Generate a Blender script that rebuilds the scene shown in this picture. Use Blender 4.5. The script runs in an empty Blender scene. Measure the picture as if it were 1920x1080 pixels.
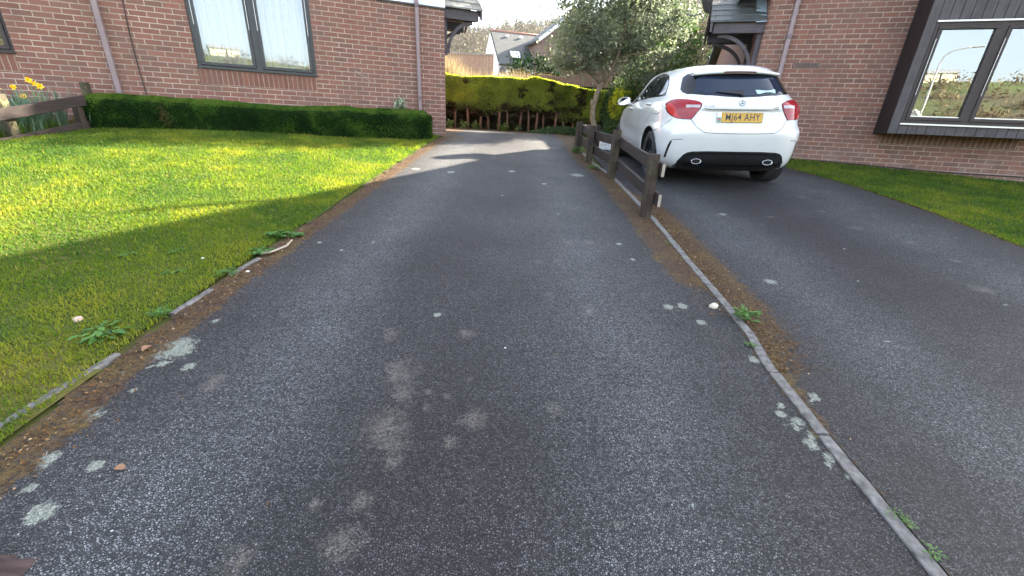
import bpy, math, random
import numpy as np
from mathutils import Vector, Matrix
from mathutils.bvhtree import BVHTree
R_ = math.radians
random.seed(7)
rng = np.random.default_rng(11)
scene = bpy.context.scene
col = scene.collection

# ------------------------------------------------------------------ camera
CAMZ = 1.2255
cam = bpy.data.cameras.new('camera'); camo = bpy.data.objects.new('camera', cam); col.objects.link(camo)
p, r = R_(21.92), R_(2.715)
F = Vector((0, math.cos(p), -math.sin(p))); U0 = Vector((0, math.sin(p), math.cos(p))); X0 = Vector((1, 0, 0))
CR = X0*math.cos(r)+U0*math.sin(r); CU = U0*math.cos(r)-X0*math.sin(r)
camo.matrix_world = Matrix(((CR.x, CU.x, -F.x, 0), (CR.y, CU.y, -F.y, 0), (CR.z, CU.z, -F.z, CAMZ), (0, 0, 0, 1)))
cam.sensor_width = 36; cam.lens = 36*763.5/1920; cam.clip_start = 0.02; cam.clip_end = 3000
scene.camera = camo

# ------------------------------------------------------------------ light
SUN_AZ, SUN_EL = R_(57), R_(29)
SUN = Vector((math.sin(SUN_AZ)*math.cos(SUN_EL), math.cos(SUN_AZ)*math.cos(SUN_EL), math.sin(SUN_EL)))
w = bpy.data.worlds.new('World'); scene.world = w; w.use_nodes = True
nt = w.node_tree; bg = nt.nodes['Background']
sky = nt.nodes.new('ShaderNodeTexSky'); sky.sky_type = 'NISHITA'; sky.sun_disc = False
sky.sun_elevation = SUN_EL; sky.sun_rotation = SUN_AZ; sky.dust_density = 2.0; sky.air_density = 1.0; sky.ozone_density = 1.0
hs = nt.nodes.new('ShaderNodeHueSaturation'); hs.inputs['Saturation'].default_value = .60
nt.links.new(sky.outputs[0], hs.inputs['Color']); nt.links.new(hs.outputs[0], bg.inputs[0]); bg.inputs[1].default_value = 0.105
sl = bpy.data.lights.new('sun', 'SUN'); sl.energy = 5.0; sl.angle = R_(0.55); sl.color = (1, .89, .71)
so = bpy.data.objects.new('sun', sl); col.objects.link(so); so.location = (30, 20, 30)
so.rotation_euler = (-SUN).to_track_quat('-Z', 'Y').to_euler()
vs = scene.view_settings; vs.view_transform = 'Standard'; vs.look = 'None'; vs.gamma = 1; vs.exposure = 3.38
scene.cycles.max_bounces = 8; scene.cycles.transparent_max_bounces = 12
scene.cycles.use_denoising = True; scene.cycles.denoiser = 'OPENIMAGEDENOISE'; scene.cycles.denoising_input_passes = 'RGB_ALBEDO_NORMAL'; scene.cycles.denoising_prefilter = 'ACCURATE'; scene.cycles.sample_clamp_indirect = 3.0; scene.cycles.sample_clamp_direct = 12.0; scene.cycles.caustics_reflective = False; scene.cycles.caustics_refractive = False

# ------------------------------------------------------------------ noise helpers
def vnoise(x, y, s, seed=0):
    g = np.random.default_rng(seed).random((256, 256))
    x = np.asarray(x, float)/s; y = np.asarray(y, float)/s
    xi = np.floor(x).astype(int); yi = np.floor(y).astype(int); fx = x-xi; fy = y-yi
    fx = fx*fx*(3-2*fx); fy = fy*fy*(3-2*fy)
    a = g[xi & 255, yi & 255]; b = g[(xi+1) & 255, yi & 255]; c = g[xi & 255, (yi+1) & 255]; d = g[(xi+1) & 255, (yi+1) & 255]
    return a*(1-fx)*(1-fy)+b*fx*(1-fy)+c*(1-fx)*fy+d*fx*fy
def fbm(x, y, s, seed=0, o=4):
    t = 0; n = 0
    for k in range(o):
        t = t+vnoise(x, y, s/2**k, seed+k)/2**k; n += 1/2**k
    return t/n
def ss(a, b, x):
    t = np.clip((np.asarray(x, float)-a)/(b-a), 0, 1); return t*t*(3-2*t)

# ------------------------------------------------------------------ terrain height
def fy_(y):
    y = np.asarray(y, float); t = np.maximum(y-8.5, 0)
    return np.where(y > 8.5, 8.5+.6*(1-np.exp(-t/.6))+.2*np.minimum(t, 12), np.maximum(y, -25))
def zt(x, y):
    x = np.asarray(x, float); y = np.asarray(y, float)
    z = .1054*fy_(y)-.0115*np.clip(x, -12, 12)
    # lawn on the left levels off towards its house
    z = z+.145*ss(1.75, 5.5, -x)*ss(0, 6.2, y)*(1-ss(8.5, 11, y))
    # right drive levels off where the car stands
    wgt = ss(1.36, 1.72, x)*(1-ss(3.9, 5.3, x))*(1-ss(9.6, 11.5, y))
    d = .0447*(x-1.85)-.009*ss(2.5, 5.9, y)+np.where(y > 5.96, .0437*(y-5.96)-.1054*(fy_(y)-5.96), 0)
    z = z+wgt*d
    # lawn rises slightly from the edge of the drive on the right
    z = z+.03*ss(4.75, 5.3, x)*(1-ss(8, 9, y))
    return z
def zg(x, y):
    """near terrain plus the far hills"""
    z = zt(x, y)
    x = np.asarray(x, float); y = np.asarray(y, float)
    z = z+np.where(y > 20, ss(20, 42, y)*2.2, 0)
    z = z+ss(60, 215, y)*(26+11*ss(-60, 60, x)+4*fbm(x, y, 60, 5))
    z = z+.95*ss(14.0, 16.8, y)*(1-ss(24, 30, y))*(1-ss(3.2, 5.5, np.abs(x+.8)))
    z = z+ss(18, 70, x)*ss(14, 70, y)*26*(1-.6*ss(60, 215, y))
    b = -y
    z = z+ss(60, 165, b)*(19.5+1.5*fbm(x, y, 40, 9))-ss(3, 40, b)*.0
    return z
def Z(x, y): return float(zt(x, y))

# ------------------------------------------------------------------ object helpers
def tag(o, label=None, cat=None, group=None, kind=None):
    if label: o['label'] = label
    if cat: o['category'] = cat
    if group: o['group'] = group
    if kind: o['kind'] = kind
    return o
def empty(name, loc=(0, 0, 0), rz=0, label=None, cat=None, group=None):
    o = bpy.data.objects.new(name, None); col.objects.link(o); o.location = loc; o.rotation_euler = (0, 0, rz)
    o.empty_display_size = .1
    return tag(o, label, cat, group)
def copy_tree(o, parent=None):
    c = o.copy(); col.objects.link(c)
    if parent: c.parent = parent
    for ch in list(o.children): copy_tree(ch, c)
    return c
class MB:
    def __init__(s): s.v = []; s.f = []; s.m = []; s.sm = []
    def add(s, vs, fs, mi=0, smooth=False):
        b = len(s.v); s.v += [tuple(q) for q in vs]
        for f in fs: s.f.append(tuple(i+b for i in f)); s.m.append(mi); s.sm.append(smooth)
        return s
    def box(s, x0, x1, y0, y1, z0, z1, mi=0, bev=0):
        if bev:
            e = bev; vs = []; 
            for z, k in ((z0, 1), (z0+e, 0), (z1-e, 0), (z1, 1)):
                t = e if k else 0
                for (cx, cy, sx, sy) in ((x0, y0, 1, 1), (x1, y0, -1, 1), (x1, y1, -1, -1), (x0, y1, 1, -1)):
                    if cx == x0 and cy == y0 or cx == x1 and cy == y1:
                        q = [(cx+sx*t, cy+sy*(t+e)), (cx+sx*(t+e), cy+sy*t)]
                    else:
                        q = [(cx+sx*(t+e), cy+sy*t), (cx+sx*t, cy+sy*(t+e))]
                    vs += [(a, b, z) for a, b in q]
            fs = [tuple(range(7, -1, -1))]
            for k in range(3):
                for i in range(8):
                    j = (i+1) % 8; fs.append((k*8+i, k*8+j, k*8+8+j, k*8+8+i))
            fs.append(tuple(range(24, 32)))
            return s.add(vs, fs, mi)
        vs = [(x0, y0, z0), (x1, y0, z0), (x1, y1, z0), (x0, y1, z0), (x0, y0, z1), (x1, y0, z1), (x1, y1, z1), (x0, y1, z1)]
        return s.add(vs, [(0, 3, 2, 1), (4, 5, 6, 7), (0, 1, 5, 4), (1, 2, 6, 5), (2, 3, 7, 6), (3, 0, 4, 7)], mi)
    def poly(s, pts, mi=0): return s.add(pts, [tuple(range(len(pts)))], mi)
    def prism(s, pts, d, mi=0):
        """closed outline pts (3-D), extruded by vector d"""
        n = len(pts); d = Vector(d); a = [Vector(q) for q in pts]; b = [q+d for q in a]
        return s.add(a+b, [tuple(range(n-1, -1, -1)), tuple(range(n, 2*n))]+[(i, (i+1) % n, n+(i+1) % n, n+i) for i in range(n)], mi)
    def tube(s, pts, r, n=8, mi=0, cap=True, sx=1.0):
        pts = [Vector(q) for q in pts]; k = len(pts); rr = r if hasattr(r, '__len__') else [r]*k
        vs = []; up = None
        for i, q in enumerate(pts):
            t = (pts[min(i+1, k-1)]-pts[max(i-1, 0)]).normalized()
            if up is None: up = Vector((0, 0, 1)) if abs(t.z) < .9 else Vector((1, 0, 0))
            a = t.cross(up).normalized(); b = a.cross(t).normalized(); up = b
            for j in range(n):
                th = 2*math.pi*j/n; vs.append(q+a*math.cos(th)*rr[i]*sx+b*math.sin(th)*rr[i])
        fs = [(i*n+j, i*n+(j+1) % n, (i+1)*n+(j+1) % n, (i+1)*n+j) for i in range(k-1) for j in range(n)]
        if cap: fs += [tuple(range(n-1, -1, -1)), tuple(range((k-1)*n, k*n))]
        return s.add(vs, fs, mi, True)
    def build(s, name, mats, parent=None, uv=True):
        me = bpy.data.meshes.new(name); me.from_pydata(s.v, [], s.f)
        for m in (mats if isinstance(mats, (list, tuple)) else [mats]): me.materials.append(m)
        me.polygons.foreach_set('material_index', s.m); me.polygons.foreach_set('use_smooth', s.sm)
        if uv and len(s.f):
            l = me.uv_layers.new(name='UVMap')
            for pl in me.polygons:
                n = pl.normal; ax = max(range(3), key=lambda i: abs(n[i]))
                for li in pl.loop_indices:
                    c = me.vertices[me.loops[li].vertex_index].co
                    l.data[li].uv = (c.y, c.z) if ax == 0 else ((c.x, c.z) if ax == 1 else (c.x, c.y))
        me.update()
        o = bpy.data.objects.new(name, me); col.objects.link(o)
        if parent: o.parent = parent
        return o
def npmesh(name, co, faces, mat, parent=None, attrs=None, smooth=False, uvz=None):
    """co (n,3) array, faces (m,k) array of one face size or a list of such arrays"""
    if not isinstance(faces, list): faces = [faces]
    me = bpy.data.meshes.new(name)
    co = np.asarray(co, np.float32); me.vertices.add(len(co)); me.vertices.foreach_set('co', co.ravel())
    idx = np.concatenate([f.ravel() for f in faces]).astype(np.int32)
    tot = np.concatenate([np.full(len(f), f.shape[1], np.int32) for f in faces])
    st = np.concatenate([[0], np.cumsum(tot)[:-1]]).astype(np.int32)
    me.loops.add(len(idx)); me.loops.foreach_set('vertex_index', idx)
    me.polygons.add(len(tot)); me.polygons.foreach_set('loop_start', st); me.polygons.foreach_set('loop_total', tot)
    if smooth: me.polygons.foreach_set('use_smooth', np.ones(len(tot), bool))
    me.update(calc_edges=True); me.validate()
    for k, v in (attrs or {}).items():
        a = me.attributes.new(k, 'FLOAT', 'POINT'); a.data.foreach_set('value', np.asarray(v, np.float32))
    for m in (mat if isinstance(mat, (list, tuple)) else [mat]): me.materials.append(m)
    o = bpy.data.objects.new(name, me); col.objects.link(o)
    if parent: o.parent = parent
    return o
def leaves(P, N, size, asp, tint, fold=.25, jit=.6, seed=1):
    """leaf-sized folded faces at P, facing roughly N; returns co, faces, tint attribute"""
    g = np.random.default_rng(seed); n = len(P)
    N = N+g.normal(0, jit, (n, 3)); N /= np.linalg.norm(N, axis=1, keepdims=True)+1e-9
    A = g.normal(0, 1, (n, 3)); A -= (A*N).sum(1, keepdims=True)*N; A /= np.linalg.norm(A, axis=1, keepdims=True)+1e-9
    B = np.cross(N, A); s = np.asarray(size).reshape(-1, 1)*np.ones((n, 1))
    co = np.stack([P-A*s*.5, P+B*s*asp*.5+N*s*fold*.4, P+A*s*.5-N*s*fold*.3, P-B*s*asp*.5+N*s*fold*.4], 1).reshape(-1, 3)
    i = np.arange(n)*4
    return co, np.concatenate([np.stack([i, i+1, i+2], 1), np.stack([i, i+2, i+3], 1)]), np.repeat(tint, 4)

# ------------------------------------------------------------------ materials
class NT:
    def __init__(s, name):
        s.mat = bpy.data.materials.new(name); s.mat.use_nodes = True; s.t = s.mat.node_tree
        s.b = s.t.nodes['Principled BSDF']; s.out = s.t.nodes['Material Output']
    def n(s, typ, **kw):
        o = s.t.nodes.new('ShaderNode'+typ)
        for k, v in kw.items(): setattr(o, k, v)
        return o
    def l(s, a, b): s.t.links.new(a, b)
    def inp(s, sock, v):
        if hasattr(v, 'is_linked') or isinstance(v, bpy.types.NodeSocket): s.l(v, sock)
        else: sock.default_value = v
    def math(s, op, a, b=0, c=None, clamp=False):
        o = s.n('Math', operation=op, use_clamp=clamp); s.inp(o.inputs[0], a); s.inp(o.inputs[1], b)
        if c is not None: s.inp(o.inputs[2], c)
        return o.outputs[0]
    def mix(s, f, a, b, blend='MIX'):
        o = s.n('Mix', data_type='RGBA', blend_type=blend); s.inp(o.inputs[0], f); s.inp(o.inputs[6], a); s.inp(o.inputs[7], b)
        return o.outputs[2]
    def noise(s, vec, scale, detail=4, rough=.55, dim='3D'):
        o = s.n('TexNoise', noise_dimensions=dim); o.inputs['Scale'].default_value = scale; o.inputs['Detail'].default_value = detail; o.inputs['Roughness'].default_value = rough
        if vec: s.l(vec, o.inputs['Vector'])
        return o.outputs[0]
    def ramp(s, f, stops, interp='LINEAR'):
        o = s.n('ValToRGB'); o.color_ramp.interpolation = interp; e = o.color_ramp.elements
        while len(e) < len(stops): e.new(.5)
        for i, (q, c) in enumerate(stops): e[i].position = q; e[i].color = (*c, 1) if len(c) == 3 else c
        s.l(f, o.inputs[0]); return o.outputs[0]
    def attr(s, name):
        o = s.n('Attribute', attribute_name=name); return o.outputs['Fac']
    def bump(s, h, strength=.3, dist=.01):
        o = s.n('Bump'); o.inputs['Strength'].default_value = strength; o.inputs['Distance'].default_value = dist
        s.l(h, o.inputs['Height']); s.l(o.outputs[0], s.b.inputs['Normal']); return o
    def sep(s, v):
        o = s.n('SeparateXYZ'); s.l(v, o.inputs[0]); return o.outputs
    def obj(s): return s.n('TexCoord').outputs['Object']
    def uv(s): return s.n('TexCoord').outputs['UV']
    def geo(s): return s.n('NewGeometry').outputs['Position']
    def set(s, col=None, rough=.6, metal=0, spec=.5, coat=0):
        if col is not None: s.inp(s.b.inputs['Base Color'], (*col, 1) if isinstance(col, tuple) and len(col) == 3 else col)
        s.inp(s.b.inputs['Roughness'], rough); s.b.inputs['Metallic'].default_value = metal
        s.b.inputs['Specular IOR Level'].default_value = spec; s.b.inputs['Coat Weight'].default_value = coat
        return s.mat
def plain(name, c, rough=.6, metal=0, var=.15, scale=8, bump=0, spec=.5, coat=0):
    t = NT(name); o = t.obj(); nz = t.noise(o, scale, 5, .6)
    a = tuple(max(0, k*(1-var)) for k in c); b = tuple(k*(1+var) for k in c)
    m = t.set(t.ramp(nz, [(.3, a), (.7, b)]), rough, metal, spec, coat)
    if bump: t.bump(t.noise(o, scale*6, 3), bump, .004)
    return m
def brickmat(name, tones, mortar, soldier=False, ox=0.0, oz=0.0):
    t = NT(name); uv = t.sep(t.uv()); u, v = uv[0], uv[1]
    if soldier: u, v = v, u
    v = t.math('SUBTRACT', v, oz); u = t.math('SUBTRACT', u, ox)
    bw, bh = .225, .075
    vr = t.math('DIVIDE', v, bh); row = t.math('FLOOR', vr)
    odd = 0 if soldier else t.math('MULTIPLY', t.math('FLOORED_MODULO', row, 2), .5)
    uu = t.math('ADD', t.math('DIVIDE', u, bw), odd); colm = t.math('FLOOR', uu)
    wob = t.noise(t.uv(), 14, 3)
    wob = t.math('MULTIPLY', t.math('SUBTRACT', wob, .5), .03)
    fu = t.math('SUBTRACT', uu, colm); fv = t.math('SUBTRACT', vr, row)
    eu = t.math('MULTIPLY', t.math('MINIMUM', fu, t.math('SUBTRACT', 1, fu)), bw)
    ev = t.math('MULTIPLY', t.math('MINIMUM', fv, t.math('SUBTRACT', 1, fv)), bh)
    e = t.math('ADD', t.math('MINIMUM', eu, ev), t.math('MULTIPLY', wob, .12))
    mort = t.n('MapRange'); mort.inputs[1].default_value = .0042; mort.inputs[2].default_value = .0068; t.l(e, mort.inputs[0]); mask = mort.outputs[0]
    cv = t.n('CombineXYZ'); t.l(colm, cv.inputs[0]); t.l(row, cv.inputs[1])
    wn = t.n('TexWhiteNoise', noise_dimensions='2D'); t.l(cv.outputs[0], wn.inputs[0])
    c = t.ramp(wn.outputs[0], [(i/(len(tones)-1), q) for i, q in enumerate(tones)])
    big = t.noise(t.uv(), .9, 3); fine = t.noise(t.uv(), 70, 4, .7)
    c = t.mix(t.math('MULTIPLY', t.math('SUBTRACT', fine, .3), .9, clamp=True), c, (tones[0][0]*.75, tones[0][1]*.75, tones[0][2]*.75, 1))
    big2 = t.noise(t.uv(), 2.3, 5, .65)
    mc = t.ramp(big2, [(.32, tuple(k*.5 for k in mortar)), (.66, mortar)])
    c = t.mix(mask, mc, c)
    # soot and pale bloom in patches
    c = t.mix(t.math('MULTIPLY', t.ramp(big, [(.45, (0, 0, 0)), (.75, (1, 1, 1))]), .3), c, (.16, .12, .10, 1))
    zz = t.sep(t.uv())[1]
    lowf = t.n('MapRange'); lowf.inputs[1].default_value = .55; lowf.inputs[2].default_value = .02; t.l(zz, lowf.inputs[0])
    bl = t.noise(t.uv(), 3.2, 5, .7)
    c = t.mix(t.math('MULTIPLY', t.math('MULTIPLY', lowf.outputs[0], t.ramp(bl, [(.42, (0, 0, 0)), (.62, (1, 1, 1))])), .28), c, (.30, .26, .235, 1))
    mp = t.n('Mapping'); mp.inputs['Scale'].default_value = (5, .55, 1); t.l(t.uv(), mp.inputs[0]); st = t.noise(mp.outputs[0], 1, 4, .6)
    c = t.mix(t.math('MULTIPLY', t.ramp(st, [(.5, (0, 0, 0)), (.72, (1, 1, 1))]), .35), c, t.mix(1, c, (.62, .60, .60, 1), 'MULTIPLY'))
    t.set(c, .88, spec=.25)
    h = t.math('ADD', t.math('MULTIPLY', mask, 1.0), t.math('MULTIPLY', fine, .25))
    t.bump(h, .55, .006)
    return t.mat
M = {}
M['brick_l'] = brickmat('brick_left', [(.18, .085, .064), (.225, .10, .072), (.20, .10, .076), (.25, .112, .08), (.16, .09, .07), (.215, .105, .078)], (.48, .38, .31), oz=.02, ox=.03)
M['brick_r'] = brickmat('brick_right', [(.155, .078, .060), (.20, .092, .066), (.17, .084, .064), (.22, .10, .070), (.135, .076, .060), (.19, .09, .066)], (.40, .31, .25), oz=.045)
M['soldier_l'] = brickmat('soldier_left', [(.15, .068, .05), (.20, .085, .06), (.17, .08, .06), (.22, .095, .066)], (.36, .26, .21), True, ox=.72, oz=.0)
M['soldier_r'] = brickmat('soldier_right', [(.12, .06, .045), (.16, .08, .055), (.13, .066, .05)], (.36, .28, .22), True, ox=.215, oz=.0)
M['upvc_black'] = plain('upvc_dark', (.022, .024, .028), .35, var=.1)
M['upvc_brown'] = plain('upvc_brown', (.045, .035, .034), .55, var=.1, spec=.25)
M['trim_dark'] = plain('trim_dark', (.03, .022, .022), .45, var=.2)
M['drip'] = plain('aluminium', (.62, .62, .60), .35, .6, var=.05)
M['pipe'] = plain('mauve_pipe', (.20, .145, .15), .45, var=.12, scale=5)
M['pipe_joint'] = plain('pipe_collar', (.13, .09, .10), .5, var=.1)
M['cable'] = plain('cable', (.02, .016, .016), .6)
M['white_board'] = plain('white_board', (.66, .68, .70), .5, var=.04, scale=3)
M['lead'] = plain('lead', (.26, .33, .38), .55, var=.25, scale=6)
def slate(name, a, b, lich=.35, rowh=.2, colw=.28):
    t = NT(name); uv = t.sep(t.uv()); 
    vr = t.math('DIVIDE', uv[1], rowh); row = t.math('FLOOR', vr); uu = t.math('ADD', t.math('DIVIDE', uv[0], colw), t.math('MULTIPLY', t.math('FLOORED_MODULO', row, 2), .5)); cl = t.math('FLOOR', uu)
    cv = t.n('CombineXYZ'); t.l(cl, cv.inputs[0]); t.l(row, cv.inputs[1]); wn = t.n('TexWhiteNoise', noise_dimensions='2D'); t.l(cv.outputs[0], wn.inputs[0])
    c = t.mix(wn.outputs[0], (*a, 1), (*b, 1))
    nz = t.noise(t.uv(), 16, 5, .65); nl = t.noise(t.uv(), 45, 4, .6)
    c = t.mix(t.math('MULTIPLY', t.ramp(nl, [(.62, (0, 0, 0)), (.70, (1, 1, 1))]), lich), c, (.50, .50, .44, 1))
    c = t.mix(t.math('MULTIPLY', nz, .5), c, (.10, .11, .09, 1))
    fv = t.math('SUBTRACT', vr, row); fu = t.math('SUBTRACT', uu, cl)
    ln = t.math('MULTIPLY', t.math('GREATER_THAN', fv, .07), t.math('GREATER_THAN', fu, .03))
    c = t.mix(ln, (.02, .02, .022, 1), c)
    t.set(c, .7, spec=.35); t.bump(t.math('ADD', t.math('MULTIPLY', fv, -1.0), t.math('MULTIPLY', nz, .5)), .6, .012); return t.mat
M['slate'] = slate('slate', (.035, .038, .042), (.07, .073, .077))
M['slate_pale'] = slate('slate_mossy', (.14, .13, .11), (.24, .23, .2), .6)
M['tile_far'] = slate('tile_far', (.022, .024, .030), (.042, .045, .052), .1, .22, .3)
def wood(name, a, b, rough=.75, moss=0.0, axis=2):
    t = NT(name); o = t.obj(); mp = t.n('Mapping'); sc = [40, 40, 40]; sc[axis] = 2.5; mp.inputs['Scale'].default_value = sc; t.l(o, mp.inputs[0])
    g = t.noise(mp.outputs[0], 1, 6, .65); c = t.ramp(g, [(.3, a), (.7, b)])
    blot = t.noise(o, 6, 4)
    c = t.mix(t.math('MULTIPLY', t.ramp(blot, [(.45, (0, 0, 0)), (.7, (1, 1, 1))]), .5), c, (a[0]*.6, a[1]*.6, a[2]*.6, 1))
    if moss:
        c = t.mix(t.math('MULTIPLY', t.ramp(t.noise(o, 11, 5, .6), [(.5, (0, 0, 0)), (.62, (1, 1, 1))]), moss), c, (.11, .10, .045, 1))
    t.set(c, rough, spec=.3); t.bump(g, .4, .004); return t.mat
M['fence'] = wood('old_fence_wood', (.018, .012, .009), (.052, .035, .027), moss=.25)
M['fence_rail'] = wood('old_fence_rail', (.014, .010, .009), (.038, .026, .023), axis=1)
M['fence_rail_x'] = wood('old_fence_rail_x', (.05, .038, .03), (.12, .09, .07), axis=0, moss=.12)
M['fence_mossy'] = wood('mossy_fence_wood', (.022, .018, .010), (.055, .045, .024), moss=.7)  # wood darkened to stand in for shade missing on the left posts
M['stain_wood'] = wood('stained_timber', (.045, .036, .041), (.085, .072, .080), .6, axis=0)
M['stain_shaded'] = wood('stained_timber_shaded', (.022, .018, .02), (.045, .036, .04), .6, axis=1)  # darker copy of the timber, with far-side and underside shade in its colour
M['clad'] = wood('stained_cladding', (.058, .050, .052), (.092, .082, .084), .75, axis=2)
M['clad_dark'] = wood('dark_cladding', (.014, .009, .010), (.024, .017, .018), .5, axis=2)
M['pale_wood'] = wood('sawn_wood', (.22, .18, .14), (.36, .31, .25), axis=2)
M['far_wood'] = wood('far_fence_wood', (.14, .09, .07), (.22, .15, .12))
M['far_barn'] = wood('far_barn_wood', (.25, .14, .09), (.37, .24, .16))
M['concrete'] = plain('concrete_edging', (.115, .108, .102), .9, var=.5, scale=30, bump=.5, spec=.2)
M['bark'] = plain('bark', (.16, .125, .085), .9, var=.45, scale=22, bump=.8, spec=.15)
M['bark_red'] = plain('bark_red', (.13, .075, .05), .9, var=.35, scale=20, bump=.6, spec=.15)
M['white_wall'] = plain('white_render', (.78, .78, .76), .8, var=.04)
M['far_red'] = plain('far_ridge', (.30, .14, .10), .8)
M['plastic_white'] = plain('white_plastic', (.75, .76, .78), .4, var=.03)
M['dish'] = plain('dish_dark', (.045, .045, .05), .5)
def foliage(name, stops, rough=.5, trans=.35, spec=.4):
    t = NT(name); a = t.attr('tint'); c = t.ramp(a, stops); t.set(c, rough, spec=spec)
    tr = t.n('BsdfTranslucent'); hs = t.n('HueSaturation'); hs.inputs['Value'].default_value = 1.6; hs.inputs['Saturation'].default_value = 1.1; t.l(c, hs.inputs['Color']); t.l(hs.outputs[0], tr.inputs[0])
    mx = t.n('MixShader'); mx.inputs[0].default_value = trans; t.l(t.b.outputs[0], mx.inputs[1]); t.l(tr.outputs[0], mx.inputs[2]); t.l(mx.outputs[0], t.out.inputs[0])
    return t.mat
M['grass'] = foliage('grass_blades', [(0, (.036, .082, .013)), (.35, (.090, .140, .018)), (.65, (.172, .190, .024)), (1, (.27, .23, .05))], .6, .55, .2)
M['hedge'] = foliage('box_leaves', [(0, (.004, .014, .003)), (.5, (.011, .036, .005)), (.85, (.065, .135, .015)), (1, (.13, .085, .03))], .7, .25, .06)
M['conifer'] = foliage('conifer_sprays', [(0, (.04, .028, .012)), (.18, (.06, .045, .018)), (.3, (.10, .145, .026)), (.65, (.25, .30, .045)), (1, (.38, .40, .06))], .6, .55, .15)
M['holly'] = foliage('holly_leaves', [(0, (.08, .098, .07)), (.55, (.165, .195, .125)), (.85, (.22, .26, .13)), (1, (.28, .31, .15))], .45, .36, .35)
M['variegated'] = foliage('variegated_leaves', [(0, (.05, .09, .04)), (.5, (.3, .36, .25)), (1, (.6, .62, .5))], .3, .25)
M['golden'] = foliage('golden_leaves', [(0, (.14, .20, .02)), (.5, (.38, .40, .035)), (1, (.62, .60, .06))], .6, .4, .15)
M['laurel'] = foliage('laurel_leaves', [(0, (.02, .042, .014)), (.6, (.05, .095, .022)), (1, (.13, .18, .05))], .5, .35, .25)
M['weed'] = foliage('weed_leaves', [(0, (.03, .08, .02)), (.6, (.07, .17, .025)), (1, (.13, .24, .05))], .5, .35)
M['daff_leaf'] = foliage('daffodil_leaves', [(0, (.06, .11, .075)), (.6, (.10, .17, .11)), (1, (.16, .24, .13))], .45, .25)
M['petal'] = foliage('daffodil_petals', [(0, (.85, .42, .01)), (.5, (.95, .62, .02)), (1, (.95, .72, .05))], .5, .35)
M['reed'] = foliage('dry_stems', [(0, (.10, .07, .04)), (.5, (.21, .16, .09)), (1, (.36, .30, .18))], .8, .25, .1)
M['twig'] = foliage('bare_twigs', [(0, (.06, .05, .035)), (.5, (.115, .10, .072)), (1, (.20, .18, .125))], .9, .1, .1)
M['far_conifer'] = foliage('far_conifer', [(0, (.012, .022, .012)), (.5, (.026, .042, .022)), (1, (.05, .07, .035))], .8, .1, .1)
M['litter'] = foliage('leaf_litter', [(0, (.06, .03, .015)), (.5, (.14, .075, .03)), (1, (.36, .27, .17))], .9, .05, .1)

# ------------------------------------------------------------------ ground sheet, drives, lawns
def grid(xs, ys, zf, keep=None, dz=0):
    X, Y = np.meshgrid(xs, ys); Zz = zf(X, Y)+dz
    co = np.stack([X, Y, Zz], -1).reshape(-1, 3); nx, ny = len(xs), len(ys)
    i = (np.arange(ny-1)[:, None]*nx+np.arange(nx-1)[None]).ravel()
    f = np.stack([i, i+1, i+nx+1, i+nx], 1)
    if keep is not None:
        c = co[f].mean(1); f = f[keep(c[:, 0], c[:, 1])]
        u = np.unique(f); mp = np.full(len(co), -1); mp[u] = np.arange(len(u)); co = co[u]; f = mp[f]
    return co, f
# soil/grass ground: fine near, coarse to the hills
def span(a, b, near, far, n1, n2):
    e = np.linspace(0, 1, n2)[1:]**2.2
    m = np.linspace(near[0], near[1], n1)
    return np.concatenate([(near[0]-(near[0]-a)*e)[::-1], m, near[1]+(b-near[1])*e])
gx = span(-420, 420, (-12, 12), 0, 110, 40); gy = span(-420, 460, (-6, 16), 0, 110, 48)
t = NT('ground_cover'); ps = t.geo(); sx = t.sep(ps)
n1 = t.noise(ps, .035, 5, .6); n2 = t.noise(ps, 3.0, 4); n3 = t.noise(ps, .012, 3)
far = t.mix(t.ramp(n1, [(.42, (0, 0, 0)), (.56, (1, 1, 1))]), (.10, .085, .055, 1), (.10, .115, .05, 1))
up = t.ramp(t.math('MULTIPLY', sx[2], .05), [(.60, (0, 0, 0)), (.72, (1, 1, 1))])
far = t.mix(up, far, (.12, .155, .06, 1))
far = t.mix(t.ramp(sx[1], [(.0, (0, 0, 0)), (1.0, (1, 1, 1))]), far, t.mix(n1, (.075, .062, .042, 1), (.13, .11, .075, 1)))
near = t.mix(n2, (.05, .045, .018, 1), (.07, .085, .02, 1))
dst = t.n('VectorMath', operation='LENGTH'); t.l(ps, dst.inputs[0])
fr = t.n('MapRange'); fr.inputs[1].default_value = 16; fr.inputs[2].default_value = 30; t.l(dst.outputs['Value'], fr.inputs[0])
t.set(t.mix(fr.outputs[0], near, far), .95, spec=.1); t.bump(n2, .4, .02)
co, f = grid(gx, gy, zg, dz=-.012)
ground = npmesh('ground', co, f, t.mat, smooth=True); tag(ground, kind='structure')

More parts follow.
